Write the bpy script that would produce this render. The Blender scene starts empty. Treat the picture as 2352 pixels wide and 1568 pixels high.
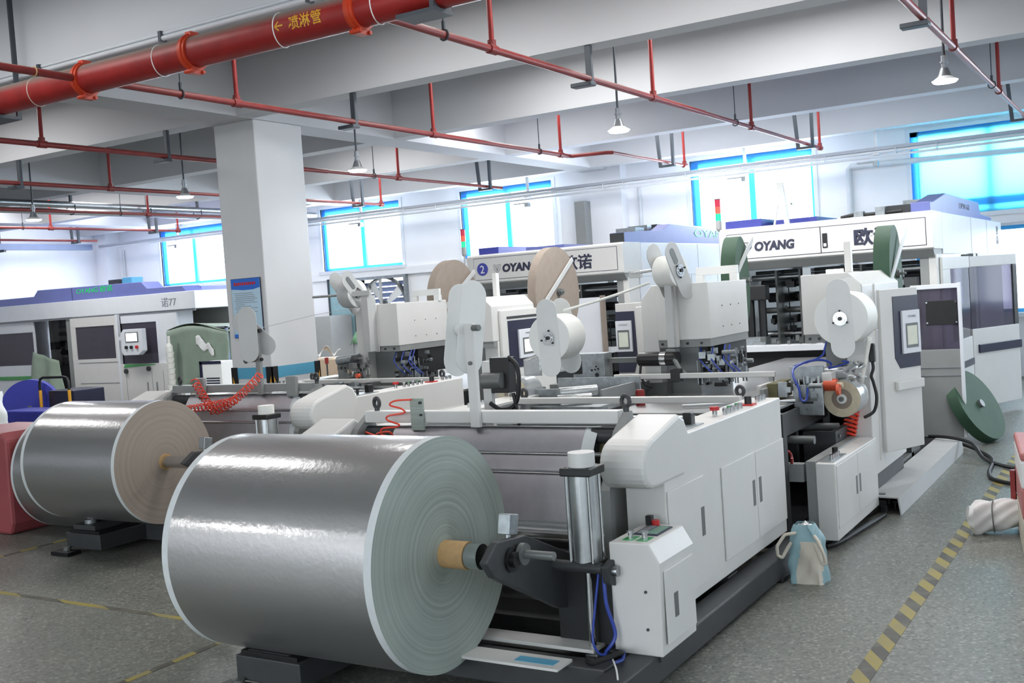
# Factory hall with foil paper-bag machines.  Units: metres, z up, floor at z = 0.
import bpy, bmesh, math, random
from math import pi, sin, cos, radians, sqrt, atan2
from mathutils import Vector, Matrix

random.seed(7)
S = bpy.context.scene
COL = S.collection
S.unit_settings.system = 'METRIC'

# ------------------------------------------------------------------ camera
def make_camera():
    yaw, pitch, roll = radians(31.4454), radians(-2.4708), radians(-3.8876)
    f = Vector((-sin(yaw) * cos(pitch), cos(yaw) * cos(pitch), sin(pitch)))
    r = Vector((cos(yaw), sin(yaw), 0))
    u = r.cross(f)
    r2 = r * cos(roll) + u * sin(roll)
    u2 = -r * sin(roll) + u * cos(roll)
    cd = bpy.data.cameras.new('camera')
    cam = bpy.data.objects.new('camera', cd)
    COL.objects.link(cam)
    m = Matrix.Identity(4)
    for i in range(3):
        m[i][0], m[i][1], m[i][2] = r2[i], u2[i], -f[i]
    m[0][3], m[1][3], m[2][3] = 0.0, 0.0, 1.8
    cam.matrix_world = m
    cd.sensor_width = 36
    cd.lens = 37.65
    cd.clip_start = 0.05
    cd.clip_end = 200
    cd.dof.use_dof = True
    cd.dof.focus_distance = 8.6
    cd.dof.aperture_fstop = 9.0
    S.camera = cam
make_camera()

# ------------------------------------------------------------------ world, daylight, exposure
W = bpy.data.worlds.new('sky')
S.world = W
W.use_nodes = True
bg = W.node_tree.nodes['Background']
bg.inputs['Color'].default_value = (0.95, 0.97, 1.0, 1)
bg.inputs['Strength'].default_value = 3.2

def area_light(name, loc, rot, sx, sy, power, col):
    l = bpy.data.lights.new(name, 'AREA')
    l.shape = 'RECTANGLE'
    l.size, l.size_y = sx, sy
    l.energy = power
    l.color = col
    o = bpy.data.objects.new(name, l)
    o.location = loc
    o.rotation_euler = rot
    COL.objects.link(o)
    return o
DAY = (0.97, 0.97, 1.0)
WINX = [(-21.2, -19.0), (-15.95, -13.75), (-12.2, -10.05), (-7.2, -5.0), (-3.42, -1.1), (0.4, 2.6), (4.2, 6.4)]
for a, b in WINX:                                     # daylight just outside each back window
    area_light('daylight_and_fill', ((a + b) / 2, 18.62, 3.28), (radians(-68), 0, 0), b - a, 1.3, 190, DAY)
ADDED_FRONTX = [(-8.2, -5.4), (-4.2, -1.4), (0.2, 3.0), (4.4, 7.2)]
for a, b in ADDED_FRONTX:                                   # fill light at added, unseen windows behind the camera
    area_light('daylight_and_fill', ((a + b) / 2, -6.35, 2.4), (radians(62), 0, 0), b - a, 2.6, (80 if a < 0 else 45), (1.0, 0.95, 0.91))
ADDED_RIGHTY = [(-3.5, -0.5), (2.5, 5.5), (9.0, 12.0), (13.5, 16.0)]
for a, b in ADDED_RIGHTY:  # fill light at added, unseen windows in the right wall
    area_light('daylight_and_fill', (8.35, (a + b) / 2, 2.4), (0, radians(62), 0), 2.6, b - a, 12, (1.0, 0.95, 0.92))

UNSEEN_BATTENS = [(-7.55, 4.45, 2), (-12.3, 4.9, 2), (-2.7, 4.45, 7), (-5.6, 7.35, 15), (-3.0, 7.35, 15), (-.3, 7.35, 14), (2.6, 7.35, 10),
           (-21, 15.6, 18), (-18, 15.6, 18), (-12.6, 15.6, 25), (-7.0, 15.6, 25), (-4.4, 15.6, 8), (-19.0, 13.0, 32), (-16.8, 12.6, 32), (-11, 13.1, 28), (-7.6, 13.1, 14),
           (-5.6, 10.4, 26), (-3.0, 10.4, 26), (-12.5, 7.3, 26), (-15.5, -4.5, 40), (-12.3, -4.5, 40), (-9.2, -4.5, 40), (-6.0, -4.5, 30)]
for x, y, pw in UNSEEN_BATTENS:                               # unseen strip lamps; two read off the foil, the rest added as fill
    area_light('unseen_strip_light', (x, y, 4.56), (0, 0, 0), 2.0, .8, pw, (1.0, 0.99, 0.97))

S.view_settings.view_transform = 'Standard'
S.view_settings.look = 'None'
S.view_settings.gamma = 1.0
S.view_settings.use_curve_mapping = False
S.view_settings.exposure = 0.75
S.cycles.max_bounces = 8
S.cycles.diffuse_bounces = 4
S.cycles.glossy_bounces = 4
S.cycles.transparent_max_bounces = 8
S.cycles.sample_clamp_indirect = 6.0
S.cycles.caustics_reflective = False
S.cycles.caustics_refractive = False

# ------------------------------------------------------------------ materials
def lin(h):
    h = h.lstrip('#')
    c = [int(h[i:i + 2], 16) / 255 for i in (0, 2, 4)]
    return tuple((v / 12.92 if v <= 0.04045 else ((v + 0.055) / 1.055) ** 2.4) for v in c)

def mat(name, col, rough=0.5, metal=0.0, var=0.06, scale=6.0, bump=0.0, bscale=60.0, stretch=(1, 1, 1), emit=0.0, alpha=1.0, spec=0.5):
    m = bpy.data.materials.new(name)
    m.use_nodes = True
    nt = m.node_tree
    b = nt.nodes['Principled BSDF']
    c = lin(col)
    b.inputs['Roughness'].default_value = rough
    b.inputs['Metallic'].default_value = metal
    b.inputs['Specular IOR Level'].default_value = spec
    tc = nt.nodes.new('ShaderNodeTexCoord')
    mp = nt.nodes.new('ShaderNodeMapping')
    mp.inputs['Scale'].default_value = stretch
    nt.links.new(tc.outputs['Object'], mp.inputs['Vector'])
    if var > 0:
        n = nt.nodes.new('ShaderNodeTexNoise')
        n.inputs['Scale'].default_value = scale
        n.inputs['Detail'].default_value = 5
        nt.links.new(mp.outputs['Vector'], n.inputs['Vector'])
        r = nt.nodes.new('ShaderNodeMapRange')
        r.inputs['From Min'].default_value = 0.3
        r.inputs['From Max'].default_value = 0.7
        r.inputs['To Min'].default_value = 1 - var
        r.inputs['To Max'].default_value = 1 + var * 0.4
        nt.links.new(n.outputs['Fac'], r.inputs['Value'])
        mx = nt.nodes.new('ShaderNodeMix')
        mx.data_type = 'RGBA'
        mx.blend_type = 'MULTIPLY'
        mx.inputs['Factor'].default_value = 1
        mx.inputs['A'].default_value = (*c, 1)
        nt.links.new(r.outputs['Result'], mx.inputs['B'])
        nt.links.new(mx.outputs['Result'], b.inputs['Base Color'])
    else:
        b.inputs['Base Color'].default_value = (*c, 1)
    if bump > 0:
        n2 = nt.nodes.new('ShaderNodeTexNoise')
        n2.inputs['Scale'].default_value = bscale
        n2.inputs['Detail'].default_value = 3
        nt.links.new(mp.outputs['Vector'], n2.inputs['Vector'])
        bp = nt.nodes.new('ShaderNodeBump')
        bp.inputs['Strength'].default_value = bump
        bp.inputs['Distance'].default_value = 0.01
        nt.links.new(n2.outputs['Fac'], bp.inputs['Height'])
        nt.links.new(bp.outputs['Normal'], b.inputs['Normal'])
    if emit > 0:
        b.inputs['Emission Color'].default_value = (*c, 1)
        b.inputs['Emission Strength'].default_value = emit
    if alpha < 1:
        b.inputs['Alpha'].default_value = alpha
    return m

M = {}
M['wall'] = mat('white wall plaster', '#f0f0f3', 0.8, var=0.03, scale=1.5, bump=0.05, bscale=90)
M['ceiling'] = mat('off-white ceiling paint', '#c6c7ca', 0.85, var=0.05, scale=0.8, bump=0.04, bscale=60)
M['pillar'] = mat('grey white pillar paint', '#d4d5d6', 0.7, var=0.04, scale=2, bump=0.04, bscale=70)
M['white'] = mat('white machine paint', '#d7d6d3', 0.42, var=0.03, scale=5, bump=0.02, bscale=220)
M['whiteb'] = mat('cool white machine paint', '#dfe2e8', 0.38, var=0.03, scale=5)
M['grey'] = mat('grey machine paint', '#8e908f', 0.5, var=0.06, scale=6)
M['midgrey'] = mat('mid grey steel', '#6f7271', 0.45, metal=0.3, var=0.1, scale=9)
M['dark'] = mat('dark painted steel', '#393b3d', 0.5, var=0.15, scale=12, bump=0.05, bscale=80)
M['black'] = mat('black plastic', '#141517', 0.42, var=0.1, scale=20)
M['cavity'] = mat('dark interior', '#1b1d1f', 0.6, var=0.3, scale=8)  # near-black, tone varies at random
M['rubber'] = mat('black rubber hose', '#17181a', 0.55, var=0.1)
M['chrome'] = mat('chromed steel', '#d0d2d4', 0.16, metal=1, var=0.05, scale=30)
M['steel'] = mat('brushed steel', '#aeb2b5', 0.34, metal=1, var=0.12, scale=40, stretch=(1, 12, 12), bump=0.03, bscale=200)
M['alu'] = mat('aluminium tube', '#c4c8ca', 0.3, metal=0.9, var=0.06, scale=40)
M['galv'] = mat('galvanised plate', '#9da3a6', 0.42, metal=0.75, var=0.25, scale=25)
M['red_pipe'] = mat('red sprinkler paint', '#93201d', 0.42, var=0.22, scale=7, bump=0.03)
M['branch'] = mat('dull red branch pipe paint', '#842b29', 0.45, var=0.2, scale=9)
def add_dust(m, col, lo, hi, amount):
    """Settled dust on the upward side of a pipe."""
    nt = m.node_tree
    b = nt.nodes['Principled BSDF']
    src = b.inputs['Base Color'].links[0].from_socket
    g = nt.nodes.new('ShaderNodeNewGeometry')
    sp = nt.nodes.new('ShaderNodeSeparateXYZ')
    nt.links.new(g.outputs['Normal'], sp.inputs[0])
    mr = nt.nodes.new('ShaderNodeMapRange')
    mr.inputs['From Min'].default_value = lo
    mr.inputs['From Max'].default_value = hi
    mr.inputs['To Max'].default_value = amount
    nt.links.new(sp.outputs['Z'], mr.inputs['Value'])
    mx = nt.nodes.new('ShaderNodeMix')
    mx.data_type = 'RGBA'
    nt.links.new(mr.outputs['Result'], mx.inputs['Factor'])
    nt.links.new(src, mx.inputs['A'])
    mx.inputs['B'].default_value = (*lin(col), 1)
    nt.links.new(mx.outputs['Result'], b.inputs['Base Color'])
add_dust(M['red_pipe'], '#857f76', .25, .75, .85)
add_dust(M['branch'], '#857f76', .45, .95, .7)
M['coupling'] = mat('orange red coupling', '#c03d1e', 0.45, var=0.15, scale=15)
M['hanger'] = mat('grey hanger steel', '#4b5056', 0.5, metal=0.4, var=0.1)
M['trunk'] = mat('grey cable trunking', '#a4a8b0', 0.5, var=0.04)
M['conduit'] = mat('white conduit', '#cfd2d6', 0.45, var=0.03)
M['tray_blue'] = mat('blue grey cable tray', '#7f8cab', 0.5, var=0.06)
M['blue_cover'] = mat('lavender blue machine cover', '#6c75b4', 0.45, var=0.05)
M['blue_deep'] = mat('deep blue machine cover', '#3e44a0', 0.45, var=0.05)
M['navy'] = mat('navy control panel', '#24263f', 0.3, var=0.08)
M['kraft'] = mat('kraft paper edge', '#918479', 0.75, var=0.08, scale=14, bump=0.05, bscale=120)
M['green'] = mat('green paper reel', '#34523f', 0.7, var=0.1, scale=10, bump=0.05, bscale=120)
M['tape_white'] = mat('white paper spool', '#e8e8e2', 0.6, var=0.03, scale=20)
M['plate_white'] = mat('white reel flange', '#dcdedd', 0.45, var=0.03)
M['plate_grey'] = mat('pale grey reel flange', '#b9bab9', 0.5, var=0.04)
M['core'] = mat('cardboard core', '#c39f6f', 0.75, var=0.12, scale=30)
M['film_core'] = mat('cream film roll edge', '#c9bfa6', 0.55, var=0.12, scale=25)
M['film'] = mat('clear shiny film', '#c9cccd', 0.2, metal=0.35, var=0.1, scale=12, bump=0.25, bscale=22)
M['edge_white'] = mat('white foil margin', '#cfd4d6', 0.55, var=0.05, scale=30)
M['olive'] = mat('olive paper back', '#6a6547', 0.7, var=0.12, scale=8)
M['hose_red'] = mat('orange coiled hose', '#e8452f', 0.35, var=0.05)
M['hose_blue'] = mat('blue air tube', '#31479e', 0.35, var=0.05)
M['hose_dred'] = mat('dark red coiled hose', '#8e1f1c', 0.4, var=0.1)
M['red_btn'] = mat('red button', '#c02a2c', 0.35, var=0.03)
M['green_btn'] = mat('green button', '#3d9b5c', 0.35, var=0.03)
M['amber'] = mat('orange knob', '#d2593a', 0.4, var=0.05)
M['band_blue'] = mat('blue painted band', '#57a3c4', 0.6, var=0.04)
M['guard_yellow'] = mat('yellow guard marking', '#e3a52b', 0.5, var=0.05)
M['red_crate'] = mat('faded red plastic', '#9c4d51', 0.45, var=0.1, scale=4)
M['pink_red'] = mat('pale red plastic', '#b8706d', 0.5, var=0.1, scale=4)
M['royal'] = mat('royal blue plastic', '#2f35a0', 0.45, var=0.1, scale=6)
M['tarp'] = mat('pale green tarpaulin', '#8c9c8c', 0.6, var=0.12, scale=4, bump=0.2, bscale=9)
M['bag_white'] = mat('white woven sack', '#e4e3e2', 0.65, var=0.06, scale=9, bump=0.15, bscale=18)
M['bag_blue'] = mat('pale blue bag side', '#8fb0b8', 0.55, var=0.1, scale=9, bump=0.1, bscale=18)
M['bag_cream'] = mat('cream bag front', '#c9c2b4', 0.55, var=0.08, scale=9, bump=0.1, bscale=18)
M['ink'] = mat('dark lettering ink', '#2e3045', 0.5, var=0)
M['ink_grey'] = mat('grey lettering ink', '#8b8d94', 0.5, var=0)
M['yellow_ink'] = mat('yellow stencil ink', '#d9a32a', 0.5, var=0.05)
M['notice_blue'] = mat('pale blue printed sheet', '#b9d6e8', 0.5, var=0.05)
M['notice_head'] = mat('bright blue print', '#2f6fd0', 0.45, var=0.1, scale=3)
M['paper'] = mat('white paper', '#e9eae8', 0.7, var=0.02)
M['green_stripe'] = mat('green stripe paint', '#4f9d5c', 0.5, var=0.05)
M['carton'] = mat('pale cardboard', '#c9b39a', 0.75, var=0.06)
M['leaf'] = mat('green patterned cloth', '#6e9c78', 0.7, var=0.5, scale=14)
M['lamp_metal'] = mat('lamp cap metal', '#9a9ea2', 0.35, metal=0.7, var=0.05)
M['led_green'] = mat('green led letters', '#12b45a', 0.4, var=0, emit=0.35)
M['lamp_glow'] = mat('lamp diffuser', '#f4f8ff', 0.4, var=0, emit=7.0)
M['screen'] = mat('touch screen', '#b4b8ac', 0.15, var=0.1, scale=12, emit=0.25)
M['screen_white'] = mat('lit touch screen', '#eef2f6', 0.2, var=0.02, emit=0.9)
M['screen_green'] = mat('green key pad', '#6f9f8a', 0.3, var=0.15, scale=30)
M['unseen_strip_glow'] = mat('unseen strip lamp diffuser', '#fbfaf8', 0.4, var=0, emit=2.8)  # glow of the unseen strip lamps, most of them added fill
M['strip_light'] = mat('work light', '#ffffff', 0.3, var=0, emit=5.0)
M['tower_red'] = mat('red beacon lens', '#c02848', 0.25, var=0, emit=0.25)
M['tower_orange'] = mat('orange beacon lens', '#e85c4a', 0.25, var=0, emit=0.3)
M['tower_green'] = mat('green beacon lens', '#12b583', 0.25, var=0, emit=0.8)

def foil_material():
    """Metallised paper: a sharp grainy sheen over a wide satin one."""
    m = mat('silver foil', '#c4c4c5', 0.17, metal=1.0, var=0.05, scale=30)
    nt = m.node_tree
    b = nt.nodes['Principled BSDF']
    tc = nt.nodes.new('ShaderNodeTexCoord')
    n = nt.nodes.new('ShaderNodeTexNoise')
    n.inputs['Scale'].default_value = 38
    n.inputs['Detail'].default_value = 6
    nt.links.new(tc.outputs['Object'], n.inputs['Vector'])
    bp = nt.nodes.new('ShaderNodeBump')
    bp.inputs['Strength'].default_value = 0.16
    bp.inputs['Distance'].default_value = 0.006
    nt.links.new(n.outputs['Fac'], bp.inputs['Height'])
    nt.links.new(bp.outputs['Normal'], b.inputs['Normal'])
    b2 = nt.nodes.new('ShaderNodeBsdfPrincipled')
    b2.inputs['Base Color'].default_value = (*lin('#cfcfd0'), 1)
    b2.inputs['Metallic'].default_value = 1.0
    b2.inputs['Roughness'].default_value = 0.52
    nt.links.new(bp.outputs['Normal'], b2.inputs['Normal'])
    mx = nt.nodes.new('ShaderNodeMixShader')
    mx.inputs[0].default_value = 0.42
    nt.links.new(b.outputs[0], mx.inputs[1])
    nt.links.new(b2.outputs[0], mx.inputs[2])
    nt.links.new(mx.outputs[0], nt.nodes['Material Output'].inputs['Surface'])
    return m
M['foil'] = foil_material()
M['web'] = mat('running foil web', '#c6c5cb', 0.42, metal=0.9, var=0.06, scale=14, bump=0.06, bscale=40)

def ring_material(name, col, col2, freq, rough=0.7):
    """Concentric winding lines round the object's own X axis."""
    m = bpy.data.materials.new(name)
    m.use_nodes = True
    nt = m.node_tree
    b = nt.nodes['Principled BSDF']
    b.inputs['Roughness'].default_value = rough
    tc = nt.nodes.new('ShaderNodeTexCoord')
    sp = nt.nodes.new('ShaderNodeSeparateXYZ')
    nt.links.new(tc.outputs['Object'], sp.inputs[0])
    cb = nt.nodes.new('ShaderNodeCombineXYZ')
    nt.links.new(sp.outputs['Y'], cb.inputs['Y'])
    nt.links.new(sp.outputs['Z'], cb.inputs['Z'])
    ln = nt.nodes.new('ShaderNodeVectorMath')
    ln.operation = 'LENGTH'
    nt.links.new(cb.outputs[0], ln.inputs[0])
    n = nt.nodes.new('ShaderNodeTexNoise')
    n.noise_dimensions = '1D'
    n.inputs['Scale'].default_value = freq
    n.inputs['Detail'].default_value = 6
    n.inputs['Roughness'].default_value = 0.7
    nt.links.new(ln.outputs['Value'], n.inputs['W'])
    n3 = nt.nodes.new('ShaderNodeTexNoise')
    n3.inputs['Scale'].default_value = 3.0
    nt.links.new(tc.outputs['Object'], n3.inputs['Vector'])
    ad = nt.nodes.new('ShaderNodeMath')
    ad.operation = 'MULTIPLY_ADD'
    nt.links.new(n3.outputs['Fac'], ad.inputs[0])
    ad.inputs[1].default_value = 0.3
    nt.links.new(n.outputs['Fac'], ad.inputs[2])
    rp = nt.nodes.new('ShaderNodeValToRGB')
    rp.color_ramp.elements[0].position = 0.40
    rp.color_ramp.elements[1].position = 0.85
    rp.color_ramp.elements[0].color = (*lin(col2), 1)
    rp.color_ramp.elements[1].color = (*lin(col), 1)
    nt.links.new(ad.outputs[0], rp.inputs[0])
    nt.links.new(rp.outputs['Color'], b.inputs['Base Color'])
    bp = nt.nodes.new('ShaderNodeBump')
    bp.inputs['Strength'].default_value = 0.12
    bp.inputs['Distance'].default_value = 0.003
    nt.links.new(n.outputs['Fac'], bp.inputs['Height'])
    nt.links.new(bp.outputs['Normal'], b.inputs['Normal'])
    return m
M['end_green'] = ring_material('pale green wound paper edge', '#a9b3ab', '#8b968e', 60)
M['end_kraft'] = ring_material('brown wound paper edge', '#a3978d', '#94887e', 40)

def floor_material():
    m = bpy.data.materials.new('terrazzo floor')
    m.use_nodes = True
    nt = m.node_tree
    L = nt.links.new
    b = nt.nodes['Principled BSDF']
    tc = nt.nodes.new('ShaderNodeTexCoord')
    v = nt.nodes.new('ShaderNodeTexVoronoi')
    v.inputs['Scale'].default_value = 70
    L(tc.outputs['Object'], v.inputs['Vector'])
    r = nt.nodes.new('ShaderNodeValToRGB')
    cr = r.color_ramp
    cr.elements[0].position, cr.elements[0].color = 0.0, (*lin('#44474a'), 1)
    cr.elements[1].position, cr.elements[1].color = 0.9, (*lin('#94958d'), 1)
    e = cr.elements.new(0.3)
    e.color = (*lin('#686a64'), 1)
    e = cr.elements.new(0.72)
    e.color = (*lin('#74766f'), 1)
    L(v.outputs['Color'], r.inputs[0])
    n = nt.nodes.new('ShaderNodeTexNoise')
    n.inputs['Scale'].default_value = 0.7
    n.inputs['Detail'].default_value = 6
    L(tc.outputs['Object'], n.inputs['Vector'])
    mr = nt.nodes.new('ShaderNodeMapRange')
    mr.inputs['From Min'].default_value = 0.3
    mr.inputs['From Max'].default_value = 0.7
    mr.inputs['To Min'].default_value = 0.8
    mr.inputs['To Max'].default_value = 1.05
    L(n.outputs['Fac'], mr.inputs['Value'])
    mx = nt.nodes.new('ShaderNodeMix')
    mx.data_type = 'RGBA'
    mx.blend_type = 'MULTIPLY'
    mx.inputs['Factor'].default_value = 1
    L(r.outputs['Color'], mx.inputs['A'])
    L(mr.outputs['Result'], mx.inputs['B'])
    L(mx.outputs['Result'], b.inputs['Base Color'])
    mr2 = nt.nodes.new('ShaderNodeMapRange')
    mr2.inputs['To Min'].default_value = 0.32
    mr2.inputs['To Max'].default_value = 0.55
    L(n.outputs['Fac'], mr2.inputs['Value'])
    L(mr2.outputs['Result'], b.inputs['Roughness'])
    return m
M['floor'] = floor_material()

def stripe_material(name, axis, period, skew):
    """Yellow and black hazard tape: printed slanting stripes."""
    m = bpy.data.materials.new(name)
    m.use_nodes = True
    nt = m.node_tree
    L = nt.links.new
    b = nt.nodes['Principled BSDF']
    b.inputs['Roughness'].default_value = 0.55
    tc = nt.nodes.new('ShaderNodeTexCoord')
    sp = nt.nodes.new('ShaderNodeSeparateXYZ')
    L(tc.outputs['Object'], sp.inputs[0])
    a = nt.nodes.new('ShaderNodeMath')
    a.operation = 'MULTIPLY_ADD'
    L(sp.outputs['X' if axis == 'Y' else 'Y'], a.inputs[0])
    a.inputs[1].default_value = skew
    L(sp.outputs[axis], a.inputs[2])
    d = nt.nodes.new('ShaderNodeMath')
    d.operation = 'DIVIDE'
    L(a.outputs[0], d.inputs[0])
    d.inputs[1].default_value = period
    fr = nt.nodes.new('ShaderNodeMath')
    fr.operation = 'FRACT'
    L(d.outputs[0], fr.inputs[0])
    gt = nt.nodes.new('ShaderNodeMath')
    gt.operation = 'GREATER_THAN'
    L(fr.outputs[0], gt.inputs[0])
    gt.inputs[1].default_value = 0.5
    n = nt.nodes.new('ShaderNodeTexNoise')
    n.inputs['Scale'].default_value = 5
    L(tc.outputs['Object'], n.inputs['Vector'])
    mx = nt.nodes.new('ShaderNodeMix')
    mx.data_type = 'RGBA'
    L(gt.outputs[0], mx.inputs['Factor'])
    mx.inputs['A'].default_value = (*lin('#45433c'), 1)
    mx.inputs['B'].default_value = (*lin('#948640'), 1)
    mx2 = nt.nodes.new('ShaderNodeMix')
    mx2.data_type = 'RGBA'
    mr = nt.nodes.new('ShaderNodeMapRange')
    mr.inputs['From Min'].default_value = 0.45
    mr.inputs['From Max'].default_value = 0.75
    mr.inputs['To Max'].default_value = 0.6
    L(n.outputs['Fac'], mr.inputs['Value'])
    L(mr.outputs['Result'], mx2.inputs['Factor'])
    L(mx.outputs['Result'], mx2.inputs['A'])
    mx2.inputs['B'].default_value = (*lin('#7c7a6a'), 1)
    L(mx2.outputs['Result'], b.inputs['Base Color'])
    return m
M['tape_y'] = stripe_material('hazard tape lengthwise', 'Y', 0.26, 1.6)
M['tape_x'] = stripe_material('hazard tape crosswise', 'X', 0.9, 3.0)

def glass_material(name, col, haze, rough=0.05):
    """Clear or tinted sheet: see-through, a little milky, glossier at grazing angles."""
    m = bpy.data.materials.new(name)
    m.use_nodes = True
    nt = m.node_tree
    nt.nodes.remove(nt.nodes['Principled BSDF'])
    out = nt.nodes['Material Output']
    t = nt.nodes.new('ShaderNodeBsdfTransparent')
    t.inputs['Color'].default_value = (*lin(col), 1)
    d = nt.nodes.new('ShaderNodeBsdfDiffuse')
    d.inputs['Color'].default_value = (*lin('#6d6878'), 1)
    m0 = nt.nodes.new('ShaderNodeMixShader')
    m0.inputs[0].default_value = haze
    nt.links.new(t.outputs[0], m0.inputs[1])
    nt.links.new(d.outputs[0], m0.inputs[2])
    g = nt.nodes.new('ShaderNodeBsdfGlossy')
    g.inputs['Roughness'].default_value = rough
    lw = nt.nodes.new('ShaderNodeLayerWeight')
    pw = nt.nodes.new('ShaderNodeMath')
    pw.operation = 'POWER'
    nt.links.new(lw.outputs['Facing'], pw.inputs[0])
    pw.inputs[1].default_value = 4.0
    mr = nt.nodes.new('ShaderNodeMapRange')
    mr.inputs['To Min'].default_value = 0.04
    mr.inputs['To Max'].default_value = 0.9
    nt.links.new(pw.outputs[0], mr.inputs['Value'])
    mx = nt.nodes.new('ShaderNodeMixShader')
    nt.links.new(mr.outputs['Result'], mx.inputs[0])
    nt.links.new(m0.outputs[0], mx.inputs[1])
    nt.links.new(g.outputs[0], mx.inputs[2])
    nt.links.new(mx.outputs[0], out.inputs['Surface'])
    return m
M['pane'] = glass_material('window glass', '#f4fbff', 0.0)
M['tint'] = glass_material('smoky purple acrylic', '#a39dad', 0.35, 0.08)

def blind_material(name, col, tcol, wt):
    m = bpy.data.materials.new(name)
    m.use_nodes = True
    nt = m.node_tree
    nt.nodes.remove(nt.nodes['Principled BSDF'])
    out = nt.nodes['Material Output']
    d = nt.nodes.new('ShaderNodeBsdfDiffuse')
    d.inputs['Color'].default_value = (*lin(col), 1)
    t = nt.nodes.new('ShaderNodeBsdfTranslucent')
    t.inputs['Color'].default_value = (*lin(tcol), 1)
    mx = nt.nodes.new('ShaderNodeMixShader')
    mx.inputs[0].default_value = wt
    nt.links.new(d.outputs[0], mx.inputs[1])
    nt.links.new(t.outputs[0], mx.inputs[2])
    nt.links.new(mx.outputs[0], out.inputs['Surface'])
    return m
M['blind'] = blind_material('blue blind cloth', '#5aa6da', '#74b6ec', 0.5)
M['win_bar'] = blind_material('backlit blue window bar', '#6fb6dc', '#49a6cf', 0.5)
M['blind_cyan'] = blind_material('sheer cyan blind cloth', '#8fcfda', '#8ed0da', 0.75)

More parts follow.
